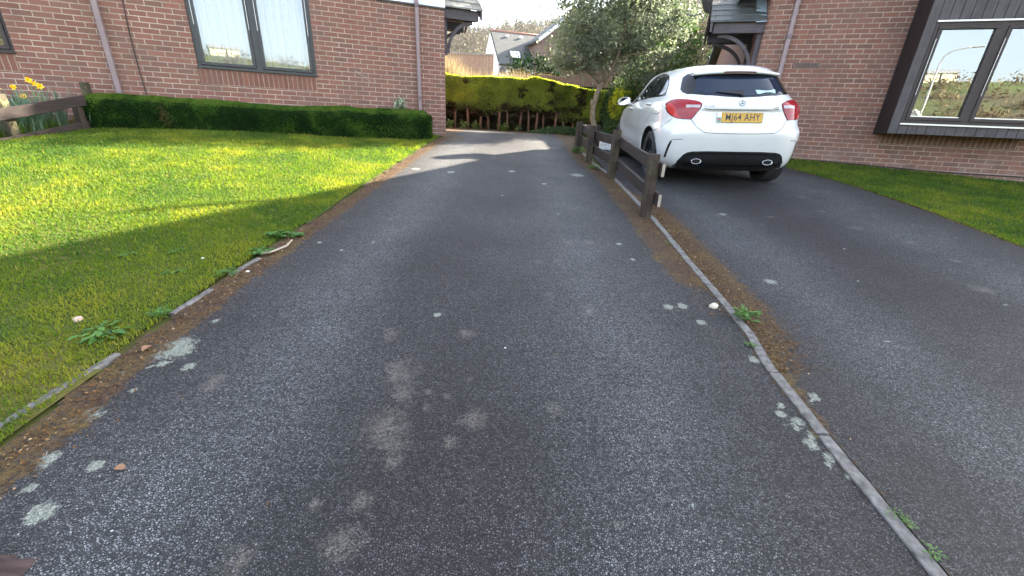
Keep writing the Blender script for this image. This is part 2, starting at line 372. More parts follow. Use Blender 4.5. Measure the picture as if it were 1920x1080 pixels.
LICH = [(-1.55,1.62,.094),(-1.56,1.2,.05),(-1.51,1.01,.039),(-1.34,1.0,.025),(-1.35,.84,.041),(-1.52,1.51,.026),(-1.4,1.5,.03),(-1.62,1.44,.029),(-1.52,1.86,.022),(-1.63,2.1,.027),(.96,2.28,.036),(1.05,2.3,.036),(1.1,2.12,.031),(1.83,2.73,.045),(1.24,1.79,.032),(-.41,2.04,.024),(.83,5.83,.103),(.62,.97,.01),(1.19,1.47,.02),(1.16,1.42,.025),(1.21,1.38,.03),(1.18,1.34,.018),(1.22,1.31,.022),(1.19,1.26,.03),(1.225,1.21,.026),(1.20,1.17,.018),(1.235,1.12,.015),(1.15,1.36,.012),(1.335,1.5,.016),(1.32,1.58,.012),(1.38,1.54,.029),(-1.46,.91,.02),(-1.51,1.34,.017),(-1.56,1.48,.012),(-1.36,5.63,.06),(-.88,5.56,.06),(-.08,5.82,.05),(.87,3.29,.03),(.91,2.98,.026),(2.18,4.31,.045),(3.18,2.45,.016),(-1.47,2.96,.022),(-1.26,2.84,.018),(.34,5.22,.035),(-1.08,3.02,.018)]
PALE = [(-.61,1.83,.05),(-.23,1.87,.05),(-.48,1.54,.085),(-.44,1.41,.055),(-.46,1.23,.095),(-.40,1.15,.06),(-.12,1.3,.055),(-.33,1.43,.027),(-.2,1.18,.032),(-.25,1.41,.02),(-.67,1.47,.021),(-.39,1.08,.04),(-.45,.8,.06),(-.17,1.53,.021),(-.32,1.34,.024),(3.45,5.05,.08),(3.29,3.92,.08),(3.5,3.55,.06),(-.71,.73,.05),(-.58,.91,.026)]
for k in range(18):
    LICH.append((rng.uniform(-1.2, 1.2), rng.uniform(3.0, 8), rng.uniform(.008, .022)))
    PALE.append((rng.uniform(-1.3, 1.1), rng.uniform(.6, 6), rng.uniform(.015, .05)))
    LICH.append((rng.uniform(1.9, 4.5), rng.uniform(1.5, 5.5), rng.uniform(.007, .016)))
    PALE.append((rng.uniform(1.9, 4.5), rng.uniform(1.5, 6), rng.uniform(.02, .07)))
def field(x, y, L):
    o = np.zeros(len(x))
    for a, b, rr in L:
        m = (np.abs(x-a) < rr*1.8) & (np.abs(y-b) < rr*1.8)
        d = np.hypot(x[m]-a, (y[m]-b)); o[m] = np.maximum(o[m], 1-d/(rr*1.8))
    return o
def edgeL(y):   # left edge of the near drive
    return np.interp(y, [-2, 1, 1.5, 2.5, 3.5, 4.9, 7.4, 8.2, 8.9], [-1.6, -1.66, -1.72, -1.74, -1.71, -1.68, -1.60, -1.55, -1.47])
def edgeR(y):   # right edge of the parking drive
    return np.interp(y, [-2, 3.0, 3.6, 4.8, 6, 7, 9], [4.3, 4.5, 4.59, 4.8, 4.79, 4.63, 4.4])
KX = [(0, 1.265), (1.31, 1.268), (1.73, 1.281), (2.02, 1.329), (2.26, 1.337), (3.0, 1.348), (4.0, 1.366), (5.8, 1.33), (6.8, 1.18), (7.9, 1.15)]
def kerbx(y): return np.interp(y, [k[0] for k in KX], [k[1] for k in KX])
def asphalt_mat():
    t = NT('asphalt'); ps = t.geo()
    v = t.n('TexVoronoi'); v.inputs['Scale'].default_value = 150; t.l(ps, v.inputs['Vector'])
    vd = t.n('TexVoronoi', feature='DISTANCE_TO_EDGE'); vd.inputs['Scale'].default_value = 150; t.l(ps, vd.inputs['Vector'])
    cs = t.n('SeparateColor'); t.l(v.outputs['Color'], cs.inputs[0])
    c = t.ramp(cs.outputs[0], [(0, (.012, .012, .013)), (.3, (.048, .048, .049)), (.7, (.090, .090, .092)), (.96, (.122, .122, .123)), (1, (.17, .17, .168))])
    gap = t.ramp(vd.outputs['Distance'], [(.04, (0, 0, 0)), (.24, (1, 1, 1))])
    c = t.mix(gap, (.009, .009, .010, 1), c)
    wear = t.attr('wear')
    c = t.mix(wear, t.mix(1, c, (.72, .67, .71, 1), 'MULTIPLY'), t.mix(1, c, (1.72, 1.78, 1.83, 1), 'MULTIPLY'))
    big = t.noise(ps, 1.7, 5, .6); c = t.mix(1, c, t.ramp(big, [(.3, (.70, .70, .71)), (.7, (1.25, 1.25, 1.25))]), 'MULTIPLY')
    nz = t.noise(ps, 34, 5, .65); nf = t.noise(ps, 120, 3, .6)
    pal = t.math('ADD', t.attr('pale'), t.math('ADD', t.math('MULTIPLY', t.math('SUBTRACT', nz, .5), 1.1), t.math('MULTIPLY', t.math('SUBTRACT', t.noise(ps, 13, 4, .65), .5), 1.3)))
    pm = t.math('MULTIPLY', t.ramp(pal, [(.36, (0, 0, 0)), (.95, (1, 1, 1))]), t.ramp(cs.outputs[1], [(.2, (.15, .15, .15)), (.6, (.95, .95, .95))]))
    c = t.mix(t.math('MULTIPLY', pm, .62), c, (.185, .165, .14, 1))
    nl2 = t.noise(ps, 75, 5, .7); li = t.math('ADD', t.attr('lichen'), t.math('ADD', t.math('MULTIPLY', t.math('SUBTRACT', nz, .5), .9), t.math('MULTIPLY', t.math('SUBTRACT', nl2, .5), .9)))
    lm = t.ramp(li, [(.44, (0, 0, 0)), (.62, (1, 1, 1))])
    lc = t.mix(t.ramp(nf, [(.35, (0, 0, 0)), (.6, (1, 1, 1))]), (.19, .21, .17, 1), (.33, .36, .30, 1))
    c = t.mix(t.math('MULTIPLY', lm, t.ramp(cs.outputs[1], [(.05, (.45, .45, .45)), (.4, (.92, .92, .92))])), c, lc)
    mo = t.math('ADD', t.attr('moss'), t.math('MULTIPLY', t.math('SUBTRACT', t.noise(ps, 17, 6, .7), .5), 1.5))
    mm = t.math('MULTIPLY', t.ramp(mo, [(.40, (0, 0, 0)), (.60, (1, 1, 1))]), t.ramp(t.noise(ps, 38, 4, .7), [(.30, (.35, .35, .35)), (.52, (1, 1, 1))]))
    mt = t.noise(ps, 5, 3); mfine = t.noise(ps, 55, 5, .75)
    mc = t.mix(t.ramp(mt, [(.4, (0, 0, 0)), (.65, (1, 1, 1))]), (.105, .048, .014, 1), (.165, .10, .018, 1))
    mc = t.mix(t.ramp(mfine, [(.40, (0, 0, 0)), (.60, (1, 1, 1))]), t.mix(1, mc, (.25, .22, .22, 1), 'MULTIPLY'), mc)
    c = t.mix(mm, c, mc)
    t.set(c, .72, spec=.35)
    h = t.math('ADD', t.math('MULTIPLY', gap, 1.0), t.math('ADD', t.math('MULTIPLY', cs.outputs[2], .8), t.math('MULTIPLY', mm, t.math('MULTIPLY', mfine, 2.5))))
    t.bump(h, .95, .007)
    return t.mat
M['asphalt'] = asphalt_mat()
def drive_attrs(co, right):
    x, y = co[:, 0], co[:, 1]
    wb = (fbm(x, y, .9, 31)-.5)*.5
    if not right:
        tr = np.exp(-((x+1.02)/.30)**2)+np.exp(-((x-.52)/.34)**2)
        moss = (1-ss(.03, .25+.0*y, x-edgeL(y)))*1.05*np.where(y < 8.6, 1, .6)
        dk = kerbx(y)-x
        m2 = (1-ss(.06, .40, dk))*ss(2.3, 2.9, y)*1.25+(1-ss(.02, .07, dk))*.62*ss(.6, 1.2, y)*(1-ss(2.3, 3, y))
        moss = np.maximum(moss, m2)
        # litter and moss below the far hedge and by the house corner
        moss = np.maximum(moss, ss(11.3, 11.9, y)*1.0)
        moss = np.maximum(moss, .75*np.exp(-((x+1.3)/.35)**2-((y-8.5)/.5)**2))
        moss = np.maximum(moss, .5*np.exp(-((x-.2)/.9)**2-((y-10.6)/.25)**2))
    else:
        tr = np.exp(-((x-2.0)/.32)**2)+np.exp(-((x-3.7)/.42)**2)
        dk = x-kerbx(y)
        moss = (1-ss(.08, .42, dk))*ss(1.0, 2.7, y)*(1-ss(4.3, 5.4, y))*1.25+(1-ss(.02, .1, dk))*.5
        moss = np.maximum(moss, (1-ss(.0, .09, edgeR(y)-x))*.95)
        moss = np.maximum(moss, ss(9.4, 9.8, y))
    wear = np.clip(tr*.85+wb*1.3+.10, 0, 1)
    return dict(wear=wear, moss=np.clip(moss, 0, 1), lichen=field(x, y, LICH), pale=field(x, y, PALE))
ys = np.concatenate([np.arange(-1.2, 3.2, .018), np.arange(3.2, 6.6, .025), np.arange(6.6, 12.2, .05)])
xs = np.concatenate([np.arange(-9, -1.9, .1), np.arange(-1.9, 1.75, .018)])
def keepL(x, y):
    w_ = (vnoise(x, y, .12, 3)-.5)*.05
    near = (y < 8.95) & (x > edgeL(y)+w_-.02) & (x < kerbx(y)-.018)
    far_ = (y >= 8.95) & (y < 12.05+w_+.1*np.sin(x)) & (x > -8.8) & (x < 1.45+w_*2) & ((y > 9.0) | (x > -1.5))
    return near | far_
co, f = grid(xs, ys, zt, keepL, .004)
drive = npmesh('driveway', co, f, M['asphalt'], attrs=drive_attrs(co, False), smooth=True); tag(drive, kind='structure')
xs = np.arange(1.30, 5.1, .022); ys = np.concatenate([np.arange(-1.2, 4.2, .022), np.arange(4.2, 10.0, .045)])
def keepR(x, y):
    w_ = (vnoise(x, y, .12, 4)-.5)*.05
    return (x > kerbx(y)+.018) & (x < edgeR(y)+w_) & (y < 9.8+w_)
co, f = grid(xs, ys, zt, keepR, .004)
drive2 = npmesh('driveway', co, f, M['asphalt'], attrs=drive_attrs(co, True), smooth=True); tag(drive2, kind='structure')

# lawns: a turf sheet each, with the blades as one object of stuff
t = NT('turf'); ps = t.geo(); a = t.noise(ps, 1.3, 5, .6); b = t.noise(ps, 60, 3, .7)
c = t.ramp(a, [(.35, (.035, .06, .012)), (.5, (.06, .08, .016)), (.65, (.11, .10, .028))])
t.set(t.mix(t.ramp(b, [(.3, (0, 0, 0)), (.7, (1, 1, 1))]), t.mix(1, c, (.5, .5, .45, 1), 'MULTIPLY'), c), .95, spec=.1); t.bump(b, .5, .01); M['turf'] = t.mat
NLX, NLY = -math.sin(R_(21.46)), math.cos(R_(21.46)); DLX, DLY = NLY, -NLX
NRX, NRY = math.sin(R_(17.84)), math.cos(R_(17.84)); DRX, DRY = NRY, -NRX
OFFL, UL = 8.832, 1.862
OFFR, UR = 9.42, 1.465
def inL(x, y):
    off = x*NLX+y*NLY
    return (x < edgeL(y)-.05) & (off < OFFL-.12) & (x > -9.5) & (y > -1.0)
def inR(x, y):
    off = x*NRX+y*NRY
    return (x > edgeR(y)+.02) & (off < OFFR-.02) & (y > -1) & (x < 11)
co, f = grid(np.arange(-9.5, -1.5, .07), np.arange(-1, 9, .07), zt, inL, .006)
lawn1 = npmesh('lawn', co, f, M['turf'], smooth=True); tag(lawn1, kind='structure')
co, f = grid(np.arange(4.2, 11, .07), np.arange(-1, 9.5, .07), zt, inR, .006)
lawn2 = npmesh('lawn', co, f, M['turf'], smooth=True); tag(lawn2, kind='structure')
def blades(name, reg, bx, n, inside, seed, hscale=1.0, tb=0.0):
    g = np.random.default_rng(seed)
    x = g.uniform(bx[0], bx[1], n); y = g.uniform(bx[2], bx[3], n)
    d = np.hypot(x, y); k = inside(x, y) & (g.random(n) < np.clip(4.2/np.maximum(d, 1.5), .38, 1))
    # frustum, generously
    k &= (np.abs(np.arctan2(x, y)) < 1.12) & (d > .9)
    x, y, d = x[k], y[k], d[k]; n = len(x)
    lo = fbm(x, y, 1.1, seed+1, 4); hi = fbm(x, y, .28, seed+2, 3)
    h = (.011+.014*g.random(n)**1.5)*(.7+.8*hi)*hscale*(1+.05*d)
    wd = (.0013+.0012*g.random(n))*(1+.17*d)
    an = g.uniform(0, 6.283, n); ln = g.uniform(.1, .95, n)*h*1.15
    dx, dy = np.cos(an), np.sin(an); pa = g.uniform(0, 6.283, n); px, py = np.cos(pa)*wd, np.sin(pa)*wd
    z = zt(x, y)+.004
    base = np.stack([x, y, z], 1); pv = np.stack([px, py, 0*px], 1)
    mid = base+np.stack([dx*ln*.35, dy*ln*.35, h*.62], 1); tip = base+np.stack([dx*ln, dy*ln, h*.95], 1)
    co = np.stack([base-pv, base+pv, mid+pv*.7, mid-pv*.7, tip], 1).reshape(-1, 3); i = np.arange(n)*5
    tint = np.clip(.36+(lo-.5)*.75+(hi-.5)*.7+g.normal(0, .12, n)+tb, 0, 1)
    dead = g.random(n) < .02; tint[dead] = .95
    o = npmesh(name, co, [np.stack([i, i+1, i+2, i+3], 1), np.stack([i+3, i+2, i+4], 1)], M['grass'], attrs=dict(tint=np.repeat(tint, 5)))
    return tag(o, kind='stuff')
tag(blades('grass', None, (-9, -1.6, -.5, 9), 680000, inL, 21), 'short sunlit and shaded grass of the lawn left of the drive', 'grass')
tag(blades('grass', None, (4.3, 10, 1, 9.5), 240000, inR, 41, 1.1, -.08), 'short shaded grass below the bay window', 'grass')

# ------------------------------------------------------------------ glass
def glass(name, mirror, tint=(.9, .95, .97), rough=.0):
    t = NT(name); t.t.nodes.remove(t.b)
    gl = t.n('BsdfGlossy'); gl.inputs['Roughness'].default_value = rough; gl.inputs[0].default_value = (*tint, 1)
    tr = t.n('BsdfTransparent'); tr.inputs[0].default_value = (.86, .89, .88, 1)
    fr = t.n('Fresnel'); fr.inputs[0].default_value = 1.5
    f = t.math('ADD', t.math('MULTIPLY', fr.outputs[0], 1-mirror), mirror, clamp=True)
    # very slight waviness of float glass
    nz = t.noise(t.obj(), 1.6, 2); bp = t.n('Bump'); bp.inputs['Strength'].default_value = .007; bp.inputs['Distance'].default_value = .05
    t.l(nz, bp.inputs['Height']); t.l(bp.outputs[0], gl.inputs['Normal'])
    mx = t.n('MixShader'); t.l(f, mx.inputs[0]); t.l(tr.outputs[0], mx.inputs[1]); t.l(gl.outputs[0], mx.inputs[2]); t.l(mx.outputs[0], t.out.inputs[0])
    return t.mat
M['glass_l'] = glass('window_glass', .17); M['glass_r'] = glass('bay_glass', .20)
M['room'] = plain('dark_room', (.03, .028, .026), .9)
M['curtain'] = foliage('net_curtain', [(0, (.58, .61, .66)), (1, (.84, .85, .86))], .9, .3, .1)

# ------------------------------------------------------------------ house on the left
HL = empty('brick_house', (-1.5, 8.9, .9), R_(21.46), 'red brick house on the left with net curtains in a black framed window', 'house')
def L3(u, o, z): return (u-UL, o, z-.9)              # u along the front, o behind it, z world
def lbox(mb, u0, u1, o0, o1, z0, z1, mi=0, bev=0): return mb.box(u0-UL, u1-UL, o0, o1, z0-.9, z1-.9, mi, bev)
ZE = 3.158
wins = [(-2.205, -.435, 1.848, 3.35), (-6.2, -4.405, 1.848, 3.1)]
mb = MB()
def lface(u0, u1, z0, z1, o=0): mb.poly([L3(u0, o, z0), L3(u1, o, z0), L3(u1, o, z1), L3(u0, o, z1)])
us = [-10.5, -6.2, -4.405, -2.205, -.435, UL]
for a, b in zip(us[:-1], us[1:]):
    wn = [q for q in wins if abs(q[0]-a) < .01]
    if wn: lface(a, b, .4, 1.848); (lface(a, b, wn[0][3], 3.6) if wn[0][3] < 3.3 else None)
    else: lface(a, b, .4, 3.6)
for (a, b, z0, z1) in wins:                            # reveals
    mb.poly([L3(a, 0, z0), L3(a, 0, z1), L3(a, .12, z1), L3(a, .12, z0)]); mb.poly([L3(b, 0, z0), L3(b, .12, z0), L3(b, .12, z1), L3(b, 0, z1)])
    mb.poly([L3(a, 0, z0), L3(a, .12, z0), L3(b, .12, z0), L3(b, 0, z0)])
mb.poly([L3(UL, 0, .4), L3(UL, 7, .4), L3(UL, 7, 3.6), L3(UL, 0, 3.6)])                 # side towards the drive
mb.poly([L3(UL, 7, .4), L3(-10.5, 7, .4), L3(-10.5, 7, 4.4), L3(UL, 7, 4.4)])
mb.poly([L3(-10.5, 7, .4), L3(-10.5, 0, .4), L3(-10.5, 0, 4.4), L3(-10.5, 7, 4.4)])
mb.build('wall', M['brick_l'], HL)
for (a, b, z0, z1) in wins:
    s_ = MB(); lbox(s_, a-.01, b-.02, -.003, .05, 1.617, 1.838); s_.build('brick_sill', M['soldier_l'], HL)
# white boarding of the upper floor
b1 = MB(); lbox(b1, -10.5, .60, -.012, .1, ZE+.235, 4.4); lbox(b1, .60, UL+.012, -.03, .1, ZE, 4.4); lbox(b1, UL+.002, UL+.014, .11, 7, ZE+.2, 4.4)
b1.build('upper_boarding', M['white_board'], HL)
b2 = MB(); lbox(b2, .60, UL+.004, -.026, .0, ZE-.022, ZE-.001); b2.build('board_shadow_line', M['upvc_black'], HL)  # dark strip standing in for the shadow line under the boards
rf = MB()
rf.prism([L3(-10.8, -.15, 4.3), L3(-10.8, 3.5, 6.7), L3(-10.8, 7.15, 4.3), L3(-10.8, 7.15, 4.45), L3(-10.8, 3.5, 6.87), L3(-10.8, -.15, 4.45)], (12.9, 0, 0))  # roof out of view, eave height set for its shade along the hedge
rf.build('roof', M['slate'], HL)
rm = MB()                                              # a dim room behind each window
for (a, b, z0, z1) in wins:
    lbox(rm, a-.3, b+.3, 2.2, 2.25, z0-.8, z1+.2); lbox(rm, a-.3, b+.3, .14, 2.2, z0-.85, z0-.8); lbox(rm, a-.35, a-.3, .14, 2.25, z0-.85, z1+.2); lbox(rm, b+.3, b+.35, .14, 2.25, z0-.85, z1+.2); lbox(rm, a-.35, b+.35, .14, 2.25, z1+.2, z1+.25)
rm.build('room_back', M['room'], HL)
def window_l(a, b, z0, z1, mats, curtain):
    fr = MB(); o0, o1 = .03, .10; cz = z0+.012
    th = .05
    lbox(fr, a+.004, b-.004, o0, o1, z0+.002, z0+th); lbox(fr, a+.004, b-.004, o0, o1, z1-th, z1-.002)
    lbox(fr, a+.004, a+th, o0, o1, z0+th, z1-th); lbox(fr, b-th, b-.004, o0, o1, z0+th, z1-th)
    m = (a+b)/2; lbox(fr, m-.045, m+.045, o0, o1, z0+th, z1-th)
    f = fr.build('window', mats, HL)
    sill = MB(); lbox(sill, a-.005, b+.005, -.028, .032, z0+.003, z0+.028); sill.build('sill', mats, f)
    for (x0, x1) in ((a+th+.004, m-.049), (m+.049, b-th-.004)):
        s_ = MB(); w_ = .048; q0, q1 = .016, .09; c0, c1 = z0+th+.004, z1-th-.004
        lbox(s_, x0, x1, q0, q1, c0, c0+w_, 0, .006); lbox(s_, x0, x1, q0, q1, c1-w_, c1, 0, .006)
        lbox(s_, x0, x0+w_, q0, q1, c0+w_, c1-w_, 0); lbox(s_, x1-w_, x1, q0, q1, c0+w_, c1-w_, 0)
        s_.build('casement', mats, f)
        g_ = MB(); g_.poly([L3(x0+w_, .05, c0+w_), L3(x1-w_, .05, c0+w_), L3(x1-w_, .05, c1-w_), L3(x0+w_, .05, c1-w_)]); g_.build('pane', M['glass_l'], f)
        for xx in ((x0+.012, x1-.012) if curtain else ()):
            ln = MB(); lbox(ln, xx-.003, xx+.003, .010, .0158, z0+.62, z1-.1); ln.build('trim_strip', M['drip'], f)
    if curtain:
        n = 340; u = np.linspace(a+.05, b-.05, n)
        g = np.random.default_rng(3); ph = np.cumsum(g.uniform(.10, .34, n)); amp = .030+.014*np.sin(u*9)
        o = .19+amp*np.sin(ph*1.15)+.01*np.sin(u*31)
        co = []; 
        for z in (z0+.03, z0+.7, z1+.1):
            for k in range(n): co.append(L3(u[k], o[k]*(1.0 if z > z0+.1 else 1.05), z))
        i = np.arange(n-1); fs = np.concatenate([np.stack([i+k*n, i+1+k*n, i+1+(k+1)*n, i+(k+1)*n], 1) for k in range(2)])
        npmesh('curtain', np.array(co), fs, M['curtain'], f, smooth=True, attrs=dict(tint=np.tile(np.clip(.55+.55*np.sin(ph*1.15+1.2)+g.normal(0, .15, n), 0, 1), 3)))  # tint follows the pleats, fold shading put into the curtain colour
    return f
window_l(*wins[0], M['upvc_black'], True)
tag(window_l(*wins[1], M['upvc_brown'], False), 'brown framed window cut off by the photo edge')
def pipe(parent, pts, sx=.034, sy=.03, joints=(), name='drainpipe'):
    mb = MB()
    for (x0, y0, z0), (x1, y1, z1) in zip(pts[:-1], pts[1:]):
        e = .008
        ring = lambda x, y, z: [(x-sx+e, y-sy, z), (x+sx-e, y-sy, z), (x+sx, y-sy+e, z), (x+sx, y+sy, z), (x-sx, y+sy, z), (x-sx, y-sy+e, z)]
        vs = ring(x0, y0, z0)+ring(x1, y1, z1)
        mb.add(vs, [(i, (i+1) % 6, 6+(i+1) % 6, 6+i) for i in range(6)]+[(5, 4, 3, 2, 1, 0), (6, 7, 8, 9, 10, 11)])
    o = mb.build(name, M['pipe'], parent)
    for (x, y, z) in joints:
        j = MB(); j.box(x-sx-.008, x+sx+.008, y-sy-.008, y+sy+.006, z-.03, z+.03, 0, .006); j.build('pipe_collar', M['pipe_joint'], o)
    return o
pipe(HL, [L3(-3.315, -.036, .8), L3(-3.315, -.036, 3.5)])
pipe(HL, [L3(1.345, -.075, .9), L3(1.345, -.075, 1.66), L3(1.345, -.075, 4.4)], .031, .03, [L3(1.345, -.075, 1.62), L3(1.345, -.075, 3.13)])
c_ = MB(); c_.tube([L3(-2.985+.02*math.sin(z*2.3)+.008*(z-1.2), -.008, z) for z in np.linspace(.9, 3.7, 24)], .007, 6); c_.build('cable', M['cable'], HL)
# a white scuff left on the bricks
sc_ = MB()
sm = NT('plaster_scuff'); sm.set((.55, .50, .48), .9); sm = sm.mat
for k in range(9):
    a = k/8; u = .23+.30*a+random.uniform(-.01, .01); z = 1.99-.19*a+random.uniform(-.01, .01); l = .03*random.uniform(.5, 1); h = .008*random.uniform(.5, 1)*(1.3-a)
    sc_.poly([L3(u-l, -.0025, z+h+.012), L3(u-l*.2, -.0025, z+h*2), L3(u+l, -.0025, z-h-.010), L3(u+l*.3, -.0025, z-h*1.6)])
sc_.build('scuff_mark', sm, HL)

# ------------------------------------------------------------------ porch canopies (same pattern on both houses)
def canopy(parent, P, side, w0, w1, zf, rise, proj, slatem):
    """P(s, o, z): s = metres out from the side wall, o = metres behind the front, z world. near eave at w0, far eave at w1"""
    mid = (w0+w1)/2; tk = .05
    rt = lambda o: zf+.155+rise*(1-abs(o-mid)/((w1-w0)/2+.06))
    root = MB()
    # slated slopes laid in stepped courses
    n = 4
    for sgn in (-1, 1):
        for k in range(n):
            e0 = (w1-w0)/2+.06
            oa, ob = mid+sgn*e0*(1-k/n), mid+sgn*e0*(1-(k+1)/n)
            za, zb = rt(oa), rt(ob)
            q = [P(-.0, oa, za+.028), P(proj+.045, oa, za+.028), P(proj+.045, ob, zb+.012), P(0, ob, zb+.012)]
            d = [P(-.0, oa, za+.002), P(proj+.045, oa, za+.002), P(proj+.045, ob, zb-.012), P(0, ob, zb-.012)]
            fs = [(0, 1, 2, 3), (7, 6, 5, 4), (0, 4, 5, 1), (1, 5, 6, 2), (2, 6, 7, 3), (3, 7, 4, 0)]
            if side < 0: fs = [tuple(reversed(f_)) for f_ in fs]
            root.add(q+d, fs)
    ro = root.build('porch_canopy', slatem, parent)
    def bx(name, s0, s1, o0, o1, z0, z1, m):
        q = [P(s0, o0, z0), P(s1, o0, z0), P(s1, o1, z0), P(s0, o1, z0), P(s0, o0, z1), P(s1, o0, z1), P(s1, o1, z1), P(s0, o1, z1)]
        b_ = MB(); fs = [(0, 3, 2, 1), (4, 5, 6, 7), (0, 1, 5, 4), (1, 2, 6, 5), (2, 3, 7, 6), (3, 0, 4, 7)]
        if side < 0: fs = [tuple(reversed(f_)) for f_ in fs]
        b_.add(q, fs); return b_.build(name, m, ro)
    bx('fascia', .002, proj-.03, w0, w0+.03, zf-.01, zf+.165, M['stain_wood'])
    bx('fascia', .002, proj-.03, w1-.03, w1, zf-.01, zf+.165, M['stain_shaded'])
    # barge boards at the gable end
    for sgn in (-1, 1):
        e0 = (w1-w0)/2+.05
        oa, ob = mid+sgn*e0, mid
        za, zb = rt(oa)-.008, rt(ob)-.022
        if abs(oa-mid) < 1e-6: continue
        q = [P(proj-.005, oa, za-.15), P(proj-.005, ob, zb-.15), P(proj-.005, ob, zb), P(proj-.005, oa, za)]
        d = [P(proj+.03, oa, za-.15), P(proj+.03, ob, zb-.15), P(proj+.03, ob, zb), P(proj+.03, oa, za)]
        b_ = MB(); b_.add(q+d, [(0, 1, 2, 3), (7, 6, 5, 4), (0, 4, 5, 1), (1, 5, 6, 2), (2, 6, 7, 3), (3, 7, 4, 0)]); b_.build('barge_board', M['stain_wood'] if sgn < 0 else M['stain_shaded'], ro)
    # boarded underside
    b_ = MB(); 
    for sgn in (-1, 1):
        oa = mid+sgn*((w1-w0)/2-.035)
        b_.poly([P(.003, oa, rt(oa)-.035), P(proj-.01, oa, rt(oa)-.035), P(proj-.01, mid, rt(mid)-.035), P(.003, mid, rt(mid)-.035)])
    b_.build('soffit', M['stain_shaded'], ro)
    # curved braces with wall posts
    for o in (w0+.10, w1-.12):
        mt = M['stain_wood'] if o < mid else M['stain_shaded']
        bx('wall_post', .003, .085, o-.04, o+.04, zf-.62, zf-.01, mt)
        bx('top_beam', .085, proj-.06, o-.035, o+.035, zf-.005, zf+.07, mt)
        A, B = [], []
        for k in range(13):
            th = math.pi/2*k/12
            # quarter arc springing from the wall post up to the beam end
            A.append((.085+(proj-.22)*(1-math.cos(th)), zf-.58+.575*math.sin(th)))
        pr = MB(); vs = []
        for k, (s_, z_) in enumerate(A):
            th = math.pi/2*k/12; nx, nz = math.cos(th), -math.sin(th)
            for (a, b) in ((0, -.028), (0, .028), (.075, .028), (.075, -.028)): vs.append(P(s_+nx*a*.7, o+b, z_+nz*a*.8))
        fs = [(i*4+j, i*4+(j+1) % 4, i*4+4+(j+1) % 4, i*4+4+j) for i in range(12) for j in range(4)]+[(3, 2, 1, 0), (48, 49, 50, 51)]
        pr.add(vs, fs); pr.build('brace', mt, ro)
    return ro
canopy(HL, lambda s, o, z: L3(UL+.002+s, o, z), 1, .10, 1.30, 3.04, .5, .72, M['slate_pale'])

# ------------------------------------------------------------------ house on the right
CRX, CRY = UR*DRX+OFFR*NRX, UR*DRY+OFFR*NRY
HR = empty('brick_house', (CRX, CRY, .75), R_(-17.84), 'brown brick house on the right with a timber clad bay window', 'house')
def R3(u, o, z): return (u-UR, o, z-.75)
def rbox(mb, u0, u1, o0, o1, z0, z1, mi=0, bev=0): return mb.box(u0-UR, u1-UR, o0, o1, z0-.75, z1-.75, mi, bev)
UE = 11.8; EZ = 4.03; SL = 1.145; WD = 1.5; AP = (UR+UE)/2; AZ_ = EZ+(AP-UR)*SL  # gable height and wing depth above view chosen for the shade they cast
mb = MB()
bo = (3.66, 5.66, 1.40, 5.4)
def rf_(u0, u1, z0, z1, o=0): mb.poly([R3(u0, o, z0), R3(u1, o, z0), R3(u1, o, z1), R3(u0, o, z1)])
ch = .045
rf_(UR+ch, bo[0], .3, EZ); rf_(bo[0], bo[1], .3, bo[2]); rf_(bo[1], UE, .3, EZ)
mb.poly([R3(UR+ch, 0, EZ), R3(bo[0], 0, EZ), R3(bo[0], 0, EZ+(bo[0]-UR)*SL), R3(UR+ch, 0, EZ+ch)])
mb.poly([R3(bo[0], 0, bo[3]), R3(bo[1], 0, bo[3]), R3(bo[1], 0, EZ+(bo[1]-UR)*SL), R3(bo[0], 0, EZ+(bo[0]-UR)*SL)])
mb.poly([R3(bo[1], 0, EZ), R3(UE, 0, EZ), R3(AP, 0, AZ_), R3(bo[1], 0, EZ+(bo[1]-UR)*SL)])
mb.poly([R3(UR, ch, .3), R3(UR+ch, 0, .3), R3(UR+ch, 0, EZ), R3(UR, ch, EZ)])                # canted corner bricks
mb.poly([R3(UR, WD, .3), R3(UR, ch, .3), R3(UR, ch, EZ), R3(UR, WD, EZ)]); mb.poly([R3(UR, 9, .3), R3(UR, WD, .3), R3(UR, WD, 3.2), R3(UR, 5.5, 4.5), R3(UR, 9, 3.3)])
mb.poly([R3(UE, 0, .3), R3(UE, WD, .3), R3(UE, WD, EZ), R3(UE, 0, EZ)]); mb.poly([R3(UE, WD, .3), R3(UE, 9, .3), R3(UE, 9, 3.3), R3(UE, 5.5, 4.5), R3(UE, WD, 3.2)])
mb.poly([R3(UE, 9, .3), R3(UR, 9, .3), R3(UR, 9, 3.3), R3(UE, 9, 3.3)]); mb.poly([R3(UE, WD, 3), R3(UR, WD, 3), R3(UR, WD, EZ), R3(AP, WD, AZ_), R3(UE, WD, EZ)])
mb.build('wall', M['brick_r'], HR)
s_ = MB(); rbox(s_, 3.683, 5.60, -.003, .05, 1.19, 1.412); s_.build('brick_sill', M['soldier_r'], HR)
rf = MB(); ov = .5
rf.prism([R3(UR-ov, -.28, EZ-ov*SL+.02), R3(AP, -.28, AZ_+.02), R3(UE+ov, -.28, EZ-ov*SL+.02), R3(UE+ov, -.28, EZ-ov*SL+.2), R3(AP, -.28, AZ_+.22), R3(UR-ov, -.28, EZ-ov*SL+.2)], (0, WD+.28, 0))  # unseen gable roof, pitch and depth shaped to cast the lawn's shadow edge
rf.prism([R3(UR-.25, WD, 3.2), R3(UR-.25, 5.5, 4.5), R3(UR-.25, 9.4, 3.2), R3(UR-.25, 9.4, 3.36), R3(UR-.25, 5.5, 4.66), R3(UR-.25, WD, 3.36)], (UE-UR+.5, 0, 0))
rf.build('roof', M['slate'], HR)
